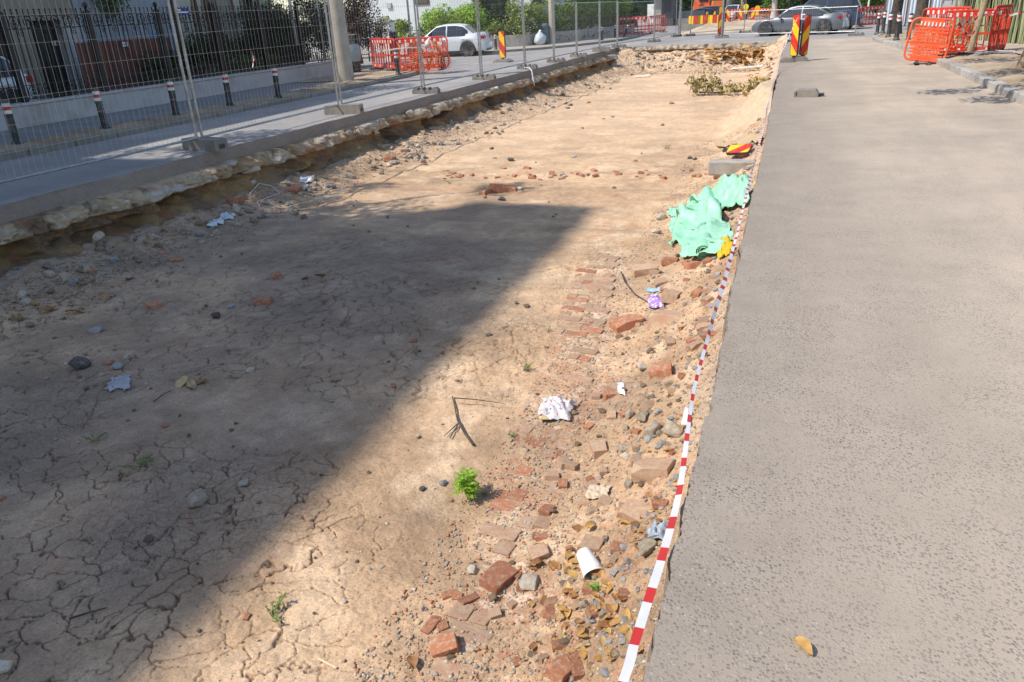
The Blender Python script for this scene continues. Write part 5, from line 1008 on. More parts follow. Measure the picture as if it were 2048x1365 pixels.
CATS = {'stone': 'stone', 'grey': 'stone', 'brick': 'brick', 'brickp': 'brick', 'clod': 'clod', 'dark': 'lump', 'conc': 'concrete'}
LM = [(1400, 460, 'green tarp'), (1115, 825, 'white plastic bag'), (1178, 1140, 'paper cup'), (1315, 605, 'purple wrapper'), (938, 980, 'green seedling'), (1240, 780, 'white packet'), (1340, 870, 'mortar lumps'), (1300, 1290, 'lower tape end'), (900, 1240, 'orange brick patch'), (1465, 330, 'kerb block'), (1490, 230, 'sand heap'), (1430, 190, 'cut branch'), (1400, 120, 'far leaf drift'), (1300, 130, 'far fence corner'), (980, 385, 'shadow corner'), (818, 318, 'rubble heap'), (680, 300, 'second fence block'), (440, 400, 'nearest fence block'), (150, 500, 'left frame edge'), (300, 700, 'dark brick lump'), (400, 1000, 'long pale stone'), (550, 1240, 'straggly weed'), (930, 850, 'forked twig'), (650, 600, 'middle of the shade'), (1020, 180, 'white hanging cable')]
def near(px, py): return min(LM, key=lambda q: (q[0] - px) ** 2 + ((q[1] - py) * 1.5) ** 2)[2]
def put(kind, px, py, wpx, label, group=None, rz=None, sink=.3, flat=1.0):
    if group and 'heap' not in group and 'patch' not in group: n_ = near(px, py); label += ', nearest the ' + n_; group += ' near the ' + n_
    p = hit(px, py); d = math.sqrt(p.x ** 2 + p.y ** 2 + (EYE - p.z) ** 2); s = wpx * d / FPX
    return mobj(NAMES[kind], rg.choice(SM[kind]), (p.x, p.y, p.z + s * .26 * flat * (.75 - sink)), (rg.uniform(-.25, .25), rg.uniform(-.25, .25), rg.uniform(0, 6.3) if rz is None else rz), (s, s, s * flat), label=label.replace(' among the rubble along the carriageway edge', ' in the edge rubble').replace(' in the rubble along the carriageway edge', ' in the edge rubble'), cat=CATS[kind], group=group)
# --- pieces one can point at
for a in [
 ('brickp', 1307, 945, 58, 'large broken brick in the rubble, right of the white cup and left of the tape'), ('brickp', 1272, 1030, 46, 'leaning flat brick half in dry leaves, below the large broken brick'),
 ('brickp', 1185, 1095, 38, 'dusty brick half directly behind the white paper cup'), ('brick', 997, 1163, 50, 'square brick end flush in the soil, right of the pale pebble'),
 ('stone', 1060, 1170, 56, 'flat pale mortar slab beside the square brick end'), ('stone', 945, 1142, 30, 'single pale grey pebble on the dirt, left of the square brick end'),
 ('conc', 1308, 868, 58, 'rounded pale mortar lump by the tape, left of its twin'), ('conc', 1345, 872, 56, 'rounded pale mortar lump touching the tape'), ('conc', 1300, 1105, 66, 'large pale stone by the tape next to blue plastic'),
 ('stone', 1285, 738, 36, 'rough white grey stone above the white packet'), ('brick', 1322, 750, 44, 'red brick lump right of the rough white stone'), ('brick', 1255, 655, 46, 'dark-sided red brick half at the edge of the footing'),
 ('brickp', 1335, 648, 60, 'long dusty brick bat below the purple wrapper'), ('brickp', 1288, 548, 34, 'upright square brick below the green tarp, left'), ('brickp', 1342, 600, 36, 'upright square brick right of the purple wrapper'),
 ('brick', 1385, 535, 28, 'small red brick right below the green tarp'), ('brick', 1340, 528, 24, 'red brick chip just below the tarp corner'), ('stone', 1322, 440, 32, 'pale pinkish stone left of the green tarp'), ('stone', 1312, 466, 26, 'pale flat stone below the pinkish stone by the tarp'),
 ('brickp', 1198, 905, 34, 'small brick end lying flat among the rubble'), ('stone', 1250, 915, 30, 'cream coloured stone right of the small brick end'), ('grey', 1281, 912, 20, 'square lilac grey stone beside the cream stone'),
 ('brick', 890, 1298, 46, 'rounded orange brick lump near the bottom of the photo'), ('brick', 1125, 1345, 46, 'dark red brick at the bottom edge below the leaves'), ('grey', 887, 969, 24, 'grey angular stone left of the bright green seedling'), ('dark', 845, 981, 20, 'small dark stone left of the grey angular stone'),
 ('conc', 395, 1006, 56, 'long pale stone half sunk in the shaded mud'), ('clod', 298, 1082, 24, 'rounded reddish clod in the shaded hollow'), ('stone', 488, 970, 34, 'smooth tan stone in the shade right of the long pale stone'), ('grey', 190, 665, 32, 'pale grey stone in the shade, upper left of the dirt'), ('dark', 163, 735, 48, 'dark brown brick lump in the shade at the left'), ('grey', 236, 737, 28, 'dark grey stone next to the dark brick lump'), ('stone', 258, 719, 26, 'bluish white stone in the shade behind the dark grey stone'), ('stone', 502, 743, 24, 'upright pale stone chip in the shaded cracked mud'),
 ('brick', 553, 556, 22, 'brown brick chip in the middle of the shade'), ('brick', 527, 605, 22, 'reddish brick chip in the shade below the brown chip'), ('brick', 310, 615, 20, 'brown chip at the left part of the shade'), ('dark', 434, 636, 30, 'dark clod at the middle left of the shade'), ('grey', 462, 617, 20, 'grey stone behind the dark clod in the shade'), ('grey', 148, 571, 28, 'pale stone at the foot of the left slope'), ('stone', 8, 1340, 40, 'white stone cut by the lower left corner'),
 ('brick', 998, 382, 34, 'flat orange brick on the sunlit floor above the shadow corner'), ('dark', 1003, 401, 22, 'dark lump at the shadow edge below the orange brick'), ('brick', 972, 388, 18, 'small brick bit left of the flat orange brick'), ('brick', 1024, 380, 18, 'small brick bit right of the flat orange brick'), ('stone', 1040, 380, 18, 'pale bit right of the orange brick group'),
 ('dark', 1022, 323, 20, 'dark clods on the bright floor in the middle distance'), ('dark', 1380, 318, 14, 'grey cube stone left of the fallen board'), ('dark', 1390, 320, 12, 'small dark stone beside the grey cube'), ('stone', 1124, 350, 18, 'white stone on the cross ridge of brick dust'), ('clod', 1052, 615, 20, 'small clod on the lit dirt by the shadow edge'), ('dark', 978, 671, 20, 'dark clod lying in the lit strip beside the shadow'),
 ('conc', 1290, 845, 40, 'flat pale stone left of the mortar lumps'), ('stone', 1465, 345, 30, 'white chunk under the kerb block near the tarp')]:
    put(*a)
# --- a small heap of broken stone at the foot of the far left bank
for k in range(34):
    u, v = rg.gauss(0, 1), abs(rg.gauss(0, 1)); put(rg.choice(['stone', 'conc', 'brickp', 'stone']), 818 + u * 16, 318 - v * 13 + abs(u) * 6, rg.uniform(9, 20), 'broken pale rubble in the small heap at the bank foot', 'rubble heap at the bank foot', sink=.1)
# --- rubble strip beside the tape
def edge_px(py): return 1590 - (py + 5) * .2235
def many(kind, n, label, group, f, w):
    c = 0
    while c < n:
        px, py = f(); 
        if px > edge_px(py) - 12: continue
        put(kind, px, py, w(py), label, group); c += 1
def fstrip(a, b, y0, y1, pw=1.0):
    def f():
        py = y0 + (y1 - y0) * rg.random() ** pw; e = edge_px(py); return e - rg.uniform(a, b) * (py + 150) / 1200, py
    return f
wsz = lambda lo, hi: (lambda py: rg.uniform(lo, hi) * (.35 + .65 * py / 1100))
many('brick', 44, 'red brick fragment among the rubble along the carriageway edge', 'brick fragments along the edge', fstrip(25, 290, 470, 1350), wsz(11, 30))
many('brickp', 40, 'dusty pink brick fragment in the rubble along the carriageway edge', 'dusty brick fragments along the edge', fstrip(25, 300, 470, 1350), wsz(11, 32))
many('grey', 85, 'blue grey ballast stone in the rubble next to the tape', 'ballast stones along the edge', fstrip(14, 120, 420, 1350), wsz(12, 30))
many('conc', 55, 'pale mortar lump in the rubble next to the tape', 'mortar lumps along the edge', fstrip(14, 190, 380, 1350), wsz(14, 36))
many('clod', 45, 'brown earth clod between the bricks and the tape', 'clods along the edge', fstrip(40, 330, 480, 1350), wsz(12, 28))
many('grey', 30, 'small grey stone at the far tape line', 'far stones along the edge', fstrip(10, 70, 110, 420), lambda py: rg.uniform(8, 16))
# --- crumbs at the foot of the left bank and on the far slope
def fbank():
    s = rg.random() ** .8; x = 0 + s * 1250; yb = 612 - .372 * x; return x + rg.gauss(0, 14), yb + rg.gauss(0, 1) * (34 - .02 * x)
for kind, n, lab in (('conc', 60, 'pale broken concrete lump at the foot of the left bank'), ('clod', 70, 'brown clod at the foot of the left bank'), ('grey', 40, 'grey stone at the foot of the left bank'), ('brick', 8, 'brick chip at the foot of the left bank')):
    for _ in range(n): px, py = fbank(); put(kind, px, max(py, 120), rg.uniform(9, 30) * (1 - px / 2200), lab, lab.replace('at the foot', 'along the foot'))
for kind, n, lab in (('conc', 50, 'pale lump on the far end slope of the dig'), ('clod', 40, 'brown clod on the far end slope of the dig'), ('grey', 30, 'grey stone on the far end slope of the dig')):
    for _ in range(n): put(kind, rg.uniform(1270, 1530), rg.uniform(103, 140), rg.uniform(5, 12), lab, lab + 's')
# --- scattered over the floor
for kind, n, lab in (('clod', 120, 'small loose clod on the dirt floor'), ('brick', 16, 'small brick chip on the dirt floor'), ('grey', 35, 'small grey stone on the dirt floor'), ('stone', 35, 'small pale stone on the dirt floor')):
    for _ in range(n):
        py = 200 + 1150 * rg.random() ** 1.1; px = rg.uniform(max(0, 900 - py * 1.6), 1180 - .12 * py + (200 if py < 420 else 0)); put(kind, px, py, rg.uniform(5, 13), lab, lab + 's')
for _ in range(60): py = 330 + rg.gauss(0, 1) * 5 + 20; put(rg.choice(['brick', 'brickp', 'brick']), rg.uniform(880, 1450), py, rg.uniform(4, 11), 'brick crumb on the cross ridge of brick dust', 'brick crumbs on the cross ridge')
# --- fine gravel: uncountable grains joined into one mesh
def gravel(name, n, sampler, size, mat, label):
    base = np.array([(0, 0, .5), (.5, 0, 0), (-.2, .45, .05), (-.3, -.4, 0), (.1, -.1, -.4)]); tri = np.array([(0, 1, 2), (0, 2, 3), (0, 3, 1), (4, 2, 1), (4, 3, 2), (4, 1, 3)]); r = np.random.default_rng(5)
    xy = sampler(n, r); n = len(xy); z = pit_z(xy[:, 0], xy[:, 1]); s = size[0] + (size[1] - size[0]) * r.random(n) ** 3; a = r.random(n) * 6.28; V = base[None] * (.7 + .6 * r.random((n, 5, 1))) * s[:, None, None]
    x = V[..., 0] * np.cos(a)[:, None] - V[..., 1] * np.sin(a)[:, None]; y = V[..., 0] * np.sin(a)[:, None] + V[..., 1] * np.cos(a)[:, None]
    V = np.stack([x + xy[:, 0:1], y + xy[:, 1:2], V[..., 2] * .7 + z[:, None] + .1 * s[:, None]], -1).reshape(-1, 3); T = (tri[None] + 5 * np.arange(n)[:, None, None]).reshape(-1, 3)
    me = bpy.data.meshes.new(name); me.vertices.add(len(V)); me.vertices.foreach_set('co', V.astype(np.float32).ravel()); me.loops.add(T.size); me.loops.foreach_set('vertex_index', T.astype(np.int32).ravel()); me.polygons.add(len(T)); me.polygons.foreach_set('loop_start', np.arange(0, T.size, 3, dtype=np.int32)); me.update(calc_edges=True); me.materials.append(mat)
    return mobj(name, me, label=label, cat='gravel', kind='stuff')
def grav_mat(name, stops):
    k = NT(name); k.set(color=k.mix(1., k.ramp(k.n('NewGeometry').outputs['Random Per Island'], stops), k.ramp(k.noise(k.pos(), 60), [(.3, .8), (.7, 1.15)]), 'MULTIPLY'), rough=.95, spec=.15); return k.m
G_MIX = grav_mat('mixed_grit', [(0., (.40, .175, .10)), (.17, (.44, .21, .125)), (.22, (.46, .36, .25)), (.6, (.33, .24, .16)), (.78, (.27, .27, .28)), (1., (.56, .49, .39))])
G_SOIL = grav_mat('soil_crumbs', [(0., (.40, .30, .20)), (.5, (.30, .215, .14)), (.85, (.46, .36, .25)), (.93, (.38, .16, .09)), (1., (.28, .27, .27))])
def s_edge(n, r): y = 1.6 + 16 * r.random(n) ** 2.2; x = XR(y) - .02 - 1.45 * r.random(n) ** 1.35; return np.stack([x, y], 1)
def s_floor(n, r): y = 1.5 + 11 * r.random(n) ** 1.8; x = -8 + 7.3 * r.random(n); k = fbm(x * .9, y * .9, 3) + .35 * r.random(n) > .62; return np.stack([x, y], 1)[k]
def s_bank(n, r): y = 5 + 32 * r.random(n) ** 1.6; x = XL(y) + .45 + np.abs(r.normal(size=n)) * .55; return np.stack([x, y], 1)
def s_strip(n, r): y = 2 + 7.5 * r.random(n); x = strip_x(y) + .25 + .28 * r.normal(size=n); return np.stack([x, y], 1)
def s_far(n, r): y = 35.5 + 4.8 * r.random(n); x = -7.6 + 7.2 * r.random(n); return np.stack([x, y], 1)
gravel('rubble_grit', 30000, s_edge, (.005, .036), G_MIX, 'fine grit and small rubble along the carriageway edge'); gravel('soil_crumbs', 22000, s_floor, (.003, .016), G_SOIL, 'loose soil crumbs over the dirt floor')
gravel('bank_crumbs', 14000, s_bank, (.01, .06), G_SOIL, 'crumbled earth along the foot of the left bank'); gravel('footing_grit', 12000, s_strip, (.004, .02), G_MIX, 'brick grit over the old footing'); gravel('far_rubble_grit', 5000, s_far, (.02, .09), G_SOIL, 'rubble grit on the far end slope')

# ------------------------------------------------------------------ old brick footing, its bricks set in worn mortar
M_FBR = pm('worn_footing_brick', (.43, .23, .145), (.47, .33, .22), 5, .95, .8, 45, .008, var=.12, dirt=(.50, .39, .27), dscale=3)
of = empty('old_brick_footing', (0, 0, 0), 0, 'remains of an old brick footing level with the dirt floor', 'masonry'); ang = math.atan(-.135); bmm = [hull([(sx * .5 * rg.uniform(.93, 1), sy * .5 * rg.uniform(.9, 1), sz * .5) for sx in (-1, 1) for sy in (-1, 1) for sz in (-1, 1)] + [(rg.uniform(-.5, .5), .5, .3), (rg.uniform(-.5, .5), -.5, .3)], 'brick', m_, .04) for m_ in (M_BRICK, M_FBR, M_FBR, M_FBR) for _ in range(3)]
y = 2.35; row = 0
while y < 9.0:
    dens = .46 if y < 4.6 else (.7 if 6.3 < y < 8.4 else .3)
    wid = .13 if row % 2 else .27; n = 4 if row % 2 else 2
    for k in range(n):
        if rg.random() > dens: continue
        x = strip_x(y) + .02 + (k + .5) * (wid - .012) * (.9) + rg.uniform(-.01, .01); z = zat(x, y)
        mobj('brick', rg.choice(bmm), (x, y, z - .024 + rg.uniform(-.006, .003)), (rg.uniform(-.04, .04), rg.uniform(-.04, .04), ang * .9 + rg.uniform(-.04, .04)), (wid - .022, .112, .06), parent=of)
    y += .128; row += 1
for (px, py) in [(915, 1195), (930, 1205), (900, 1190), (945, 1200), (872, 1240), (885, 1255), (860, 1255)]: put('brick', px, py, rg.uniform(14, 26), 'crumbled bright orange brick patch near the bottom', 'crumbled orange brick patch', sink=.5, flat=.7)

# ------------------------------------------------------------------ stones set in the bank
eb = bpy.data.objects['excavation_bank']
for k in range(46):
    yy = 5.0 + 30 * rg.random() ** 1.5; z = rg.uniform(-.44, -.27) if rg.random() < .7 else rg.uniform(-.85, -.55); s = rg.uniform(.16, .42) * (1 if z > -.5 else .7)
    mobj('bank_stone', rg.choice(SM['conc'] + SM['stone']), (float(XL(yy)) + .16 + (-z - .25) * .35, yy, z), (rg.uniform(-.5, .5), rg.uniform(-.3, .3), math.pi / 2 + rg.uniform(-.3, .3)), (s * 1.25, s * .7, s * .85), parent=eb)

# ------------------------------------------------------------------ barrier tape along the edge of the carriageway
M_TW = pm('tape_white', (.64, .63, .64), (.56, .55, .57), 9, .4, spec=.5); M_TR = pm('tape_red', (.50, .028, .022), (.42, .025, .02), 9, .4, spec=.5)
def ribbon(name, pts, width, twist, label, seed=0, red=.07, white=.14, cat='tape'):
    """ribbon through the points with alternating red and white lengths"""
    P = [Vector(p) for p in pts]; t = empty(name, P[0], 0, label, cat); Q = []; S = [0.]
    for i in range(len(P) - 1):
        p0, p1, p2, p3 = P[max(0, i - 1)], P[i], P[i + 1], P[min(len(P) - 1, i + 2)]; n = max(3, int((p2 - p1).length / .035))
        for k in range(n):
            u = k / n; Q.append(.5 * ((2 * p1) + (p2 - p0) * u + (2 * p0 - 5 * p1 + 4 * p2 - p3) * u * u + (3 * p1 - p0 - 3 * p2 + p3) * u ** 3))
    Q.append(P[-1]); L = [0.]
    for a, b in zip(Q, Q[1:]): L.append(L[-1] + (b - a).length)
    vs_ = []; 
    for i, q in enumerate(Q):
        d = (Q[min(i + 1, len(Q) - 1)] - Q[max(i - 1, 0)]).normalized(); s = d.cross(Vector((0, 0, 1))).normalized(); up = s.cross(d); a = twist(L[i]); off = (s * math.cos(a) + up * math.sin(a)) * width * (.78 + .22 * math.sin(L[i] * 1.9 + seed)) / 2; vs_ += [q - off - P[0], q + off - P[0]]
    run = []
    for i in range(len(Q) - 1):
        c = (L[i] % (red + white)) < red; c2 = (L[i + 1] % (red + white)) < red; run.append(i)
        if c != c2 or i == len(Q) - 2:
            m = MB(); m.add(vs_[2 * run[0]:2 * run[-1] + 4], [(2 * k, 2 * k + 1, 2 * k + 3, 2 * k + 2) for k in range(len(run))]); m.build('red_length' if c else 'white_length', M_TR if c else M_TW, t); run = []
    return t
tp = [(1246, 1364), (1268, 1290), (1295, 1205), (1318, 1135), (1337, 1070), (1353, 1010), (1364, 950), (1372, 890), (1380, 830), (1389, 775), (1402, 725), (1416, 675), (1428, 630), (1442, 585), (1454, 545), (1464, 505), (1475, 465), (1484, 425), (1493, 390), (1501, 355), (1510, 320), (1519, 285), (1529, 250)]
T = [G(a, b, 0.02) for a, b in tp]; T = [Vector((T[0].x - .06, T[0].y - .5, -.02))] + T
e0 = T[-1]; eN = Vector((.13, 26.86, 1.28)); T += [Vector((-.31 + .44 * u ** 9, e0.y + (eN.y - e0.y) * u, .025 + 1.255 * u ** 7)) for u in (.15, .3, .45, .6, .72, .82, .9, .95)] + [eN]
ribbon('barrier_tape', T, .032, lambda s: -.25 + .45 * math.sin(s * 1.3) + .15 * math.sin(s * 5), 'red and white barrier tape strung along the carriageway edge')
ribbon('barrier_tape', [(3.98, 24.4, .75), (4.2, 24.6, .98), (4.55, 24.9, 1.02), (4.75, 25.0, 1.15), (5.3, 25.4, 1.2)], .06, lambda s: 1.2 + .4 * math.sin(s * 3), 'upper strand of red and white tape across the right barriers', 1, .1, .2)
ribbon('barrier_tape', [(4.2, 24.55, .98), (4.42, 24.7, .72), (4.6, 24.85, .70), (4.72, 24.93, .88), (5.1, 25.3, .92), (5.65, 25.9, 1.1), (6.9, 25.2, 1.45)], .06, lambda s: 1.3 + .4 * math.sin(s * 3), 'lower looping strand of red and white tape at the wooden stake', 2, .1, .2)
ribbon('barrier_tape', [(-16.6, 27.6, .78), (-14.6, 26.95, .80), (-13.0, 25.9, .92), (-12.1, 25.8, .9), (-11.6, 25.95, .72)], .06, lambda s: 1.4, 'pale tape stretched across the corner barriers', 3, .02, .4)
a = AX(503, 103, x=-9.2); ribbon('tape_scrap', [(-9.2, a.y, a.z), (-9.17, a.y - .02, a.z - .12), (-9.2, a.y - .05, a.z - .27)], .05, lambda s: .5, 'scrap of red and white tape hanging on the wire mesh', 4, .05, .08); 

# ------------------------------------------------------------------ crumpled sheets: tarp, bags, wrappers, cardboard
def thin(name, c, c2, rough=.5, tr=.2, bump=.4):
    k = NT(name); v = k.obj(); col = k.mix(k.ramp(k.noise(v, 9), [(.35, 0.), (.65, 1.)]), c, c2); k.set(color=col, rough=rough, spec=.35, normal=k.bump(k.noise(v, 40, 4), bump, .006))
    t = k.n('BsdfTranslucent', {'Color': col}); mx = k.n('MixShader', {0: tr, 1: k.b.outputs[0], 2: t.outputs[0]}); k.t.links.new(mx.outputs[0], k.t.nodes['Material Output'].inputs[0]); return k.m
M_TARP = thin('green_tarp', (.30, .64, .43), (.42, .74, .56), .45, .12, .5)
def sheet(name, corners, mat, parent=None, n=40, amp=.06, freq=3.0, seed=1, lift=.02, ragged=.12, ridges=(), thick=.004, base=None, **kw):
    """a crumpled sheet over the quad of floor points; follows the ground, with folds and an uneven outline"""
    c = [Vector(p) for p in corners]; u = np.linspace(0, 1, n); U, W = np.meshgrid(u, u, indexing='ij')
    bx = (1 - U) * (1 - W); X = c[0].x * bx + c[1].x * U * (1 - W) + c[2].x * U * W + c[3].x * (1 - U) * W; Y = c[0].y * bx + c[1].y * U * (1 - W) + c[2].y * U * W + c[3].y * (1 - U) * W
    Zb = (c[0].z * bx + c[1].z * U * (1 - W) + c[2].z * U * W + c[3].z * (1 - U) * W) if base == 'flat' else pit_z(X, Y, False)
    sz = max((c[0] - c[2]).length, .05); f = freq / sz
    ed = np.minimum(np.minimum(U, 1 - U), np.minimum(W, 1 - W)); X = X + (fbm(U * 5 + seed, W * 5, 3) - .5) * sz * ragged; Y = Y + (fbm(U * 5 + seed + 40, W * 5, 3) - .5) * sz * ragged
    r1 = 1 - np.abs(2 * fbm(X * f + seed * 3.1, Y * f * .7, 2, .35) - 1); r2 = 1 - np.abs(2 * fbm((X + Y) * f * .9 + seed, (X - Y) * f * .5 + 9, 2, .35) - 1); Z = Zb + lift + amp * (r1 ** 2.2 * .75 + r2 ** 2.6 * .65) * (.35 + .65 * np.minimum(ed * 6, 1))
    for (p, q, h, wd) in ridges:
        p, q = Vector(p), Vector(q); d = q - p; L2 = d.x ** 2 + d.y ** 2; tt = np.clip(((X - p.x) * d.x + (Y - p.y) * d.y) / L2, 0, 1); dist = np.hypot(X - p.x - tt * d.x, Y - p.y - tt * d.y); Z = Z + h * np.exp(-(dist / wd) ** 2)
    me = grid_mesh(name, X, Y, Z, mat); o = mobj(name, me, parent=parent, **kw); s = o.modifiers.new('thickness', 'SOLIDIFY'); s.thickness = thick; return o
H = hit
tt = empty('green_tarp', (0, 0, 0), 0, 'crumpled mint green plastic tarp lying at the edge of the dig', 'tarp')
sheet('main_sheet', [H(1365, 520), H(1452, 512), H(1447, 395), H(1342, 425)], M_TARP, tt, 64, .13, 4.5, 3, .03, .16, [(H(1412, 400), H(1420, 450), .16, .10), (H(1350, 470), H(1440, 450), .12, .07), (H(1340, 500), H(1380, 440), .08, .1)])
sheet('arm_sheet', [H(1420, 425), H(1492, 420), H(1505, 388), H(1425, 395)], M_TARP, tt, 48, .14, 4.0, 8, .05, .14, [(H(1425, 405), H(1500, 398), .12, .12)])
sheet('side_flap', [H(1338, 495), H(1372, 480), H(1375, 425), H(1345, 425)], M_TARP, tt, 32, .08, 3.0, 12, .04, .2)
ra_, rb_ = H(1406, 520) + Vector((0, 0, .10)), H(1412, 395) + Vector((0, 0, .20)); m = MB()
for k in range(3):
    rr0 = .085 - .022 * k; m.tube([ra_.lerp(rb_, u) + Vector((.01 * math.sin(u * 9), 0, .02 * math.sin(u * 5 + k))) for u in np.linspace(-.01 - .004 * k, .24, 6)], rr0, 12, False)
m.tube([ra_ + Vector((math.cos(a) * (.02 + .010 * a), 0, math.sin(a) * (.02 + .010 * a))) for a in np.linspace(0, 6, 30)], .004, 4); o = m.build('roll', M_TARP, tt, smooth=True); o.modifiers.new('thickness', 'SOLIDIFY').thickness = .006
M_YEL = thin('yellow_fabric', (.72, .50, .02), (.60, .38, .02), .7, .1); sheet('yellow_rag', [H(1438, 520), H(1462, 518), H(1466, 490), H(1440, 488)], M_YEL, None, 26, .10, 3.5, 5, .02, .25, label='crumpled bright yellow rag right of the tarp roll', cat='rag')
def print_mat(name, base, spots):
    k = NT(name); v = k.obj(); col = base
    for i, (c, sc, th) in enumerate(spots): col = k.mix(k.math('GREATER_THAN', k.noise(k.n('VectorMath', {0: v, 1: (i * 7., i * 3., 0)}, operation='ADD').outputs[0], sc, 3), th), col, c)
    k.set(color=col, rough=.35, spec=.5, normal=k.bump(k.noise(v, 50, 3), .6, .006)); return k.m
sheet('plastic_bag', [H(1080, 842), H(1138, 848), H(1148, 812), H(1090, 805)], print_mat('printed_bag', (.62, .61, .61), [((.55, .06, .08), 30., .62), ((.30, .29, .29), 22., .64)]), None, 40, .075, 4.0, 21, .01, .22, label='crumpled white plastic bag with red print on the old footing', cat='bag')
sheet('bread_scrap', [H(1078, 846), H(1098, 847), H(1098, 835), H(1080, 834)], thin('beige_paper', (.62, .46, .25), (.55, .40, .22), .8, .1), None, 12, .02, 2, 3, .02, .2, label='beige scrap at the corner of the white bag', cat='scrap')
sheet('tissue', [H(1170, 1000), H(1215, 1002), H(1222, 978), H(1178, 976)], thin('cream_tissue', (.68, .56, .42), (.60, .48, .35), .9, .2), None, 30, .035, 5, 31, .005, .25, label='crumpled cream paper tissue on the dirt above the cup', cat='tissue')
sheet('purple_wrapper', [H(1296, 618), H(1330, 620), H(1334, 600), H(1300, 596)], print_mat('purple_film', (.36, .20, .55), [((.70, .66, .78), 26., .56)]), None, 26, .05, 4, 41, .01, .3, label='crumpled purple sweet wrapper in the rubble', cat='wrapper')
sheet('blue_foil', [H(1292, 586), H(1322, 588), H(1322, 578), H(1294, 578)], thin('blue_foil', (.25, .42, .58), (.5, .58, .62), .3, .0), None, 16, .02, 3, 43, .01, .2, label='small strip of blue foil above the purple wrapper', cat='wrapper')
sheet('white_packet', [H(1238, 792), H(1252, 795), H(1246, 768), H(1233, 770)], print_mat('packet_print', (.72, .70, .66), [((.22, .22, .25), 38., .62)]), None, 14, .01, 2, 51, .012, .08, label='small white printed packet lying in the rubble', cat='packet')
sheet('white_paper', [H(1362, 866), H(1374, 868), H(1378, 836), H(1370, 832)], thin('white_paper', (.78, .77, .75), (.72, .71, .69), .7, .2), None, 16, .02, 2, 55, .05, .1, label='piece of white paper standing against the tape', cat='paper')
sheet('blue_plastic', [H(1290, 1098), H(1330, 1092), H(1335, 1062), H(1300, 1068)], thin('blue_clear_film', (.42, .50, .60), (.52, .57, .63), .25, .3), None, 24, .05, 4, 57, .02, .25, label='bluish clear plastic film beside the large pale stone', cat='film')
sheet('white_film', [H(215, 785), H(262, 780), H(262, 752), H(222, 762)], thin('white_film', (.50, .50, .52), (.42, .42, .44), .5, .2), None, 26, .03, 5, 61, .005, .3, label='torn white film on the shaded mud, with dry stalks', cat='film')
for i, (px, py, s) in enumerate([(455, 436, 14), (436, 447, 12), (615, 362, 13), (605, 378, 12), (425, 452, 10)]):
    sheet('paper_scrap', [H(px - s, py + 4), H(px + s, py + 4), H(px + s, py - 5), H(px - s, py - 5)], M_BAGW, None, 12, .05, 3, 70 + i, .01, .3, label=['white scrap at the bank foot, largest of the lower litter', 'white scrap left of the largest lower litter', 'pale crumpled cup at the bank foot by the second fence block', 'bluish scrap just below the pale crumpled cup', 'lowest small white scrap at the bank foot'][i], cat='litter')
sheet('cardboard_sheet', [H(1462, 293), H(1520, 297), H(1528, 276), H(1490, 276)], thin('cardboard', (.52, .38, .23), (.46, .33, .2), .9, .05), None, 22, .05, 1.0, 81, .05, .05, thick=.01, label='bent brown cardboard sheet near the sand heap', cat='cardboard')
sheet('cardboard_sheet', [H(1430, 294), H(1465, 297), H(1470, 288), H(1440, 284)], bpy.data.materials['cardboard'], None, 16, .035, 1.0, 83, .03, .06, thick=.01, label='smaller torn cardboard left of the bent sheet', cat='cardboard')
# paper cup lying on its side
cpz = H(1178, 1142); cu = empty('paper_cup', cpz + Vector((0, 0, .05)), 0, 'white paper cup lying on its side among dry leaves', 'cup'); ax = Vector((.52, -.72, -.12)).normalized(); q = ax.to_track_quat('Z', 'Y').to_matrix(); n = 24
m = MB(); L_ = .115; V = [q @ Vector(((.030 + .014 * z) * math.cos(2 * math.pi * k / n), (.030 + .014 * z) * math.sin(2 * math.pi * k / n) * (1 - .28 * z), (z - .5) * L_)) for z in (0, .25, .5, .75, 1) for k in range(n)]
m.add(V, [(i * n + k, i * n + (k + 1) % n, (i + 1) * n + (k + 1) % n, (i + 1) * n + k) for i in range(4) for k in range(n)] + [tuple(range(n))[::-1]]); o = m.build('wall', pm('cup_paper', (.76, .75, .72), (.72, .71, .68), 6, .6), cu, smooth='auto'); o.modifiers.new('t', 'SOLIDIFY').thickness = .0015
cu.scale = (1.3,) * 3; m = MB(); m.tube([q @ Vector((.0445 * math.cos(a), .0445 * math.sin(a) * .72, .5 * L_)) for a in np.linspace(0, 2 * math.pi, 24)], .0028, 5, False); m.build('rolled_rim', bpy.data.materials['cup_paper'], cu, smooth=True)
m = MB(); p = H(655, 1331); m.box((-.06, -.005, .0), (.06, .005, .004), bev=.001); o = m.build('ice_lolly_stick', pm('pale_stick', (.70, .56, .36), (.62, .48, .30), 9, .8), None, label='pale wooden lolly stick on the dirt at the bottom', cat='stick', loc=p + Vector((0, 0, .006))); o.rotation_euler = (0, .03, R(-12))
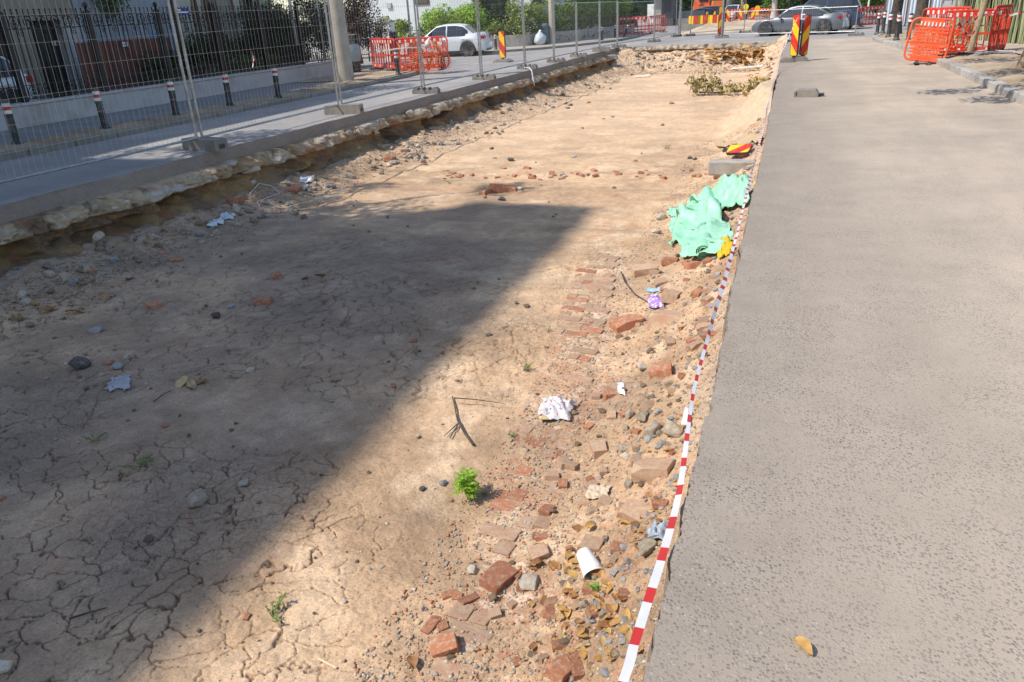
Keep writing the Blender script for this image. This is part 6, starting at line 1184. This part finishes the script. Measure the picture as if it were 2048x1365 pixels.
# fallen striped board, kerb block, wire
p0, p1 = H(1455, 322), H(1498, 312); fbd = make_board('battered striped board lying flat by the tape, near the kerb block', .62, .36, M_STRIPE, False); p = p0.lerp(p1, .5); Zx = (p1 - p0); Zx.z = .04; Zx.normalize(); Nn = Vector((-.15, -.45, .88)); Nn = (Nn - Zx * Nn.dot(Zx)).normalized(); Yx = -Nn; Xx = Yx.cross(Zx); fbd.matrix_world = Matrix.Translation(p + Vector((0, 0, .14)) - Zx * .30) @ Matrix((Xx, Yx, Zx)).transposed().to_4x4() @ Matrix.Scale(.66, 4)
kbk = empty('kerb_block', H(1463, 350) + Vector((0, 0, .12)), R(2), 'loose pale concrete kerb block lying by the tape', 'kerb block'); m = MB(); m.box((-.36, -.12, -.12), (.36, .12, .10), bev=.02); m.build('block', M_CONC, kbk)
def twig(pts_px, r, label, lift=.015, mat=None, name='twig'):
    P = [H(a, b) + Vector((0, 0, lift + (c[0] if c else 0))) for a, b, *c in pts_px]; t = empty(name, P[0], 0, label, 'branch'); m = MB(); m.tube([p - P[0] for p in P], [r * (1 - .6 * i / len(P)) for i in range(len(P))], 6); m.build('stem', mat or M_BARK, t, smooth='auto'); return t, P[0]
t, o0 = twig([(947, 894), (930, 872), (915, 845), (910, 818), (905, 798)], .009, 'dark forked twig on the lit dirt above the seedling', .02)
for pp in ([(909, 812, .05), (950, 814, .04), (1010, 816, .02)], [(918, 850), (905, 862), (888, 878)], [(918, 852), (900, 880)]):
    P = [H(a, b) + Vector((0, 0, .02 + (c[0] if c else 0))) for a, b, *c in pp]; m = MB(); m.tube([p - o0 for p in P], [.005, .004, .002][:len(P)], 5); m.build('side_twig', M_BARK, t)
twig([(1242, 548), (1250, 570), (1268, 592), (1300, 612)], .008, 'thin black root curving over the rubble by the purple wrapper', .03, None, 'root'); twig([(140, 1242), (180, 1230), (215, 1220)], .006, 'thin dark twig in the lower left shade'); twig([(308, 808), (330, 792), (345, 785)], .005, 'thin stalk of the withered leaf in the shade')
twig([(575, 690), (600, 686), (640, 690)], .004, 'thin pale stalk in the middle of the shade', .01, M_BARKL)
# loose cable on the bank, white wire by the fence block
m = MB(); rg2 = random.Random(5); pts = [H(500, 395) + Vector((0, 0, .05)), H(520, 378) + Vector((0, 0, .09)), H(545, 380) + Vector((0, 0, .05)), H(560, 390) + Vector((0, 0, .02)), H(515, 408) + Vector((0, 0, .04)), H(520, 415) + Vector((0, 0, .02))]; wr = empty('loose_wire', pts[0], 0, 'loop of thin white wire at the foot of the left bank', 'wire'); m.tube([p - pts[0] for p in pts], .006, 5); m.build('strand', M_TW, wr)
pts = [Vector((-8.9, 27.3, .05)), Vector((-8.6, 26.9, .06)), Vector((-8.42, 26.6, -.02)), Vector((-8.36, 26.5, -.25)), Vector((-8.3, 26.45, -.5))]; wr = empty('loose_cable', pts[0], 0, 'white cable hanging over the bank by the fifth fence block', 'cable'); m = MB(); m.tube([p - pts[0] for p in pts], .022, 6); m.build('strand', M_TW, wr, smooth='auto')

# ------------------------------------------------------------------ sand heap
c0 = H(1500, 232); ny, nx = 70, 70; V_, U_ = np.meshgrid(np.linspace(-1, 1, ny), np.linspace(-1, 1, nx), indexing='ij'); a_, b_ = H(1425, 256), H(1545, 262)
SX, SY = -.55, 20.3; X = SX + U_ * 1.25; Y = SY + V_ * 2.6; rad = np.hypot((X - (-.35)) / 1.15, (Y - 20.3) / 2.3) + .14 * (fbm(X * 2, Y * 2, 3) - .5)
Z = np.maximum(pit_z(X, Y, False) - .06, pit_z(X, Y, False) - .05 + .82 * np.clip(1 - rad, 0, 1) ** .95 + .025 * (fbm(X * 5, Y * 5, 3) - .5)); Z = np.minimum(Z, -.02); X = np.minimum(X, -.3)
o = mobj('sand_heap', grid_mesh('sand_heap', X, Y, Z, M_SOILV, lerp(C(.60, .47, .32) * np.ones(X.shape + (3,)), C(.53, .41, .27), fbm(X * 3, Y * 3, 4))), label='heap of pale yellow sand against the carriageway edge', cat='sand heap')

# ------------------------------------------------------------------ leaves and plants
def leafm(mat, n=3):
    out = []
    for _ in range(n):
        m = MB(); k = 7; cu_ = rg.uniform(-.5, .9); tw = rg.uniform(-.8, .8); V = []
        for i in range(k):
            s = i / (k - 1); w = .26 * math.sin(math.pi * min(1, s * .93 + .05)) ** .8 + .008; z = cu_ * .25 * math.sin(math.pi * s) + rg.uniform(-.02, .02); a = tw * (s - .5)
            V += [(s - .5, -w * math.cos(a), z - w * math.sin(a) + .10 * rg.uniform(.2, 1.3)), (s - .5, 0, z - .03), (s - .5, w * math.cos(a), z + w * math.sin(a) + .10 * rg.uniform(.2, 1.3))]
        m.add(V, [(3 * i + j, 3 * i + j + 1, 3 * i + j + 4, 3 * i + j + 3) for i in range(k - 1) for j in (0, 1)]); m.tube([(-.5, 0, 0), (-.72, .03, .04)], .012, 4); me = m.mesh('dry_leaf', mat, True); out.append(me)
    return out
def lm(name, c, c2):
    k = NT(name); v = k.obj(); col = k.mix(k.ramp(k.noise(v, 4), [(.35, 0.), (.7, 1.)]), c, c2); hs = k.n('HueSaturation', {'Color': col, 'Value': k.math('ADD', k.math('MULTIPLY', k.rnd(), .7), .65), 'Hue': k.math('ADD', k.math('MULTIPLY', k.rnd(), .03), .485)}); k.set(color=hs.outputs[0], rough=.75, spec=.3)
    t = k.n('BsdfTranslucent', {'Color': hs.outputs[0]}); mx = k.n('MixShader', {0: .2, 1: k.b.outputs[0], 2: t.outputs[0]}); k.t.links.new(mx.outputs[0], k.t.nodes['Material Output'].inputs[0]); return k.m
LV = leafm(lm('fallen_leaf', (.38, .19, .06), (.50, .30, .12)), 8); LVB = leafm(lm('pale_fallen_leaf', (.50, .35, .19), (.42, .28, .14)), 5)
def leaf(px, py, wpx, label, group, me=None, lift=.012):
    p = H(px, py) if px < edge_px(py) else Vector(G(px, py, 0.0)); d = (p - Vector((0, 0, EYE))).length; s = wpx * d / FPX
    return mobj('dry_leaf', me or rg.choice(LV), (p.x, p.y, p.z + lift), (rg.uniform(-.35, .35), rg.uniform(-.35, .35), rg.uniform(0, 6.3)), s, label=label, cat='leaf', group=group)
leaf(1606, 1300, 42, 'single curled brown leaf lying on the right carriageway', None, LV[0]); leaf(825, 1332, 40, 'dry brown leaf at the bottom edge, left of the brick patch', None, LV[1])
for (px, py) in ((365, 770), (385, 775), (400, 768)): leaf(px, py, 34, 'withered tan leaf in the middle of the shade', 'withered leaves in the shade', rg.choice(LVB))
for _ in range(85):
    px, py = 1165 + rg.gauss(0, 48), 1240 + rg.gauss(0, 58); 
    if py > 1352 or px > edge_px(py) - 30: continue
    leaf(px, py, rg.uniform(14, 34), 'dry orange brown leaf in the drift below the paper cup', 'leaf drift below the cup', rg.choice(LV + LVB))
for _ in range(70):
    py = rg.uniform(560, 1330); px = edge_px(py) - rg.uniform(15, 110) * (py + 200) / 1300; leaf(px, py, rg.uniform(9, 24) * (py + 300) / 1400, 'dry leaf caught in the rubble beside the tape', 'leaves in the rubble beside the tape', rg.choice(LV + LVB))
for (px, py) in ((1135, 1142), (1150, 1130), (1110, 1138), (1190, 1148), (1148, 1152), (1160, 1060), (1180, 1058), (1250, 1050), (1275, 1055)): leaf(px, py, rg.uniform(26, 46), 'dry yellow leaf around the paper cup and leaning brick', 'leaves around the cup')
for _ in range(90):
    px, py = rg.triangular(1380, 1545, 1500), 114 + rg.gauss(0, 1) * 8; leaf(px, max(98, min(py, 132)), rg.uniform(9, 20), 'dry orange leaf on the far end slope of the dig', 'orange leaves on the far slope', rg.choice(LV), .08)
for _ in range(25): leaf(rg.uniform(1495, 1540), rg.uniform(135, 180), rg.uniform(8, 14), 'dry orange leaf by the far tape', 'orange leaves by the far tape', rg.choice(LV), .1)
for (px, py) in ((35, 640), (70, 610), (95, 625), (215, 600), (150, 628), (610, 558), (640, 552), (260, 560)): leaf(px, py, rg.uniform(18, 34), 'dry leaf on the shaded dirt below the left bank', 'leaves on the shaded dirt')
# cut branch with wilted leaves
br = empty('cut_branch', H(1390, 192), 0, 'cut tree branch with wilted olive leaves lying across the far dig', 'branch'); o0 = br.location
path = [H(1385, 192), H(1430, 193), H(1480, 190), H(1540, 178)]; path = [p + Vector((0, 0, .12)) - o0 for p in path]; m = MB(); m.tube(path, [.02, .03, .035, .045], 7); m.build('stem', M_BARK, br, smooth='auto'); cl = []
for k in range(26): u = rg.random() ** .9; i = min(2, int(u * 3)); p = path[i].lerp(path[i + 1], u * 3 - i); cl.append((tuple(p + Vector((rg.gauss(0, .12), rg.gauss(0, .25), rg.uniform(.0, .22 if u > .3 else .5)))), rg.uniform(.12, .24)))
for k in range(7): p = path[0] + Vector((rg.uniform(-.1, .75), rg.gauss(0, .2), 0)); m = MB(); m.tube([p, p + Vector((rg.uniform(-.2, .2), rg.uniform(-.2, .2), rg.uniform(.3, .75)))], [.012, .005], 4); m.build('side_shoot', M_BARK, br)
cl += [((path[0].x + x, path[0].y + y, z), r) for x, y, z, r in ((.1, 0, .2, .28), (.35, .1, .25, .3), (.3, 0, .55, .24), (.45, .2, .75, .18), (.7, 0, .25, .28), (.15, -.1, .4, .22))]
leaf_cloud('wilted_leaves', cl, .17, L_OLIVE, 520, br, 17)
# seedling: pinnate bright green leaves
def pinnate(label, base, n, length, leaflet, mat, seed, h=.1, name='seedling', cat='plant', up=.9):
    t = empty(name, base, 0, label, cat); r = random.Random(seed)
    for k in range(n):
        a = r.uniform(0, 6.28); el = r.uniform(.25, up); L = length * r.uniform(.6, 1); z0 = h * r.uniform(.2, 1); d = Vector((math.cos(a) * math.cos(el), math.sin(a) * math.cos(el), math.sin(el))); pts = [Vector((0, 0, z0 * .0))] if k == 0 else []; m = MB(); P = [Vector((0, 0, z0)) + d * L * s + Vector((0, 0, -L * .35 * s * s)) for s in np.linspace(0, 1, 7)]
        m.tube(P, [.0025 * (1 - .1 * i) for i in range(7)], 4); side = d.cross(Vector((0, 0, 1))).normalized()
        for i in range(1, 7):
            for s in (-1, 1):
                q = P[i]; w = leaflet * (1 - .06 * i); tip = q + (side * s * .85 + d * .45).normalized() * w + Vector((0, 0, -.18 * w)); md = (q + tip) / 2; n2 = (tip - q).cross(Vector((0, 0, 1))).normalized() * w * .26; m.add([q, md + n2 + Vector((0, 0, .003)), tip, md - n2 + Vector((0, 0, .003))], [(0, 1, 2, 3)])
        m.build('leaf', mat, t)
    m = MB(); m.tube([(0, 0, -.01), (.004, .0, h * .5), (0, 0, h * 1.05)], [.005, .004, .003], 6); m.build('stem', mat, t); return t
pinnate('bright green fern leaved seedling growing on the lit dirt', H(938, 1000), 30, .12, .036, leafmat('seedling_green', (.16, .33, .02), (.32, .52, .05), .5, .4), 3, .17)
def weed(px, py, s, label, seed, mat=L_WEED, cat='weed'):
    p = H(px, py); t = empty('weed', p, 0, label, cat); r = random.Random(seed)
    for k in range(7):
        a = r.uniform(0, 6.3); L = s * r.uniform(.4, 1); tip = Vector((math.cos(a) * L, math.sin(a) * L, .02 + L * r.uniform(.1, .6))); m = MB(); m.tube([(0, 0, 0), tip * .5 + Vector((0, 0, .01)), tip], .0018 + s * .006, 4)
        for j in range(4):
            q = tip * r.uniform(.5, 1); b = r.uniform(0, 6.3); w = s * .22; d = Vector((math.cos(b), math.sin(b), r.uniform(-.2, .4))) * w; n2 = d.cross(Vector((0, 0, 1))).normalized() * w * .33; m.add([q, q + d * .5 + n2, q + d, q + d * .5 - n2], [(0, 1, 2, 3)])
        m.build('shoot', mat, t)
    return t
for px, py, s, lab in ((1047, 742, .09, 'small green weed right of the shadow, above the white bag'), (1095, 666, .06, 'tiny weed on the lit dirt beside the footing'), (1024, 876, .05, 'tiny sprout at the corner of the footing'), (545, 1235, .12, 'straggly grey green weed near the bottom, in the sun'), (190, 885, .11, 'faint green weed in the left shade'), (282, 936, .13, 'faint green weed in the shade, right of the other one'), (1195, 1188, .06, 'bright green sprout in the leaf drift'), (1330, 298, .16, 'green weed on the bright floor in the distance'), (1305, 150, .3, 'green weed near the far slope'), (1230, 165, .3, 'green weed left on the far floor'), (900, 368, .12, 'small weed above the shadow corner')):
    weed(px, py, s, lab, int(px), leafmat('sprout_green', (.12, .30, .03), (.2, .42, .05)) if px == 1195 else L_WEED)
# white battens on the far floor
for (a, b, c, d_), lab in (((1268, 156, 1300, 154), 'white batten lying on the far floor, left'), ((1465, 140, 1540, 133), 'long white batten lying on the far floor, right')):
    p, q2 = H(a, b), H(c, d_); m = MB(); v = q2 - p; m.box((0, -.05, 0), (v.length, .05, .05)); o = m.build('batten', M_WHITE, None, label=lab, cat='batten', loc=p + Vector((0, 0, .03)), rz=math.atan2(v.y, v.x)); o.rotation_euler.y = -math.asin(v.z / v.length)
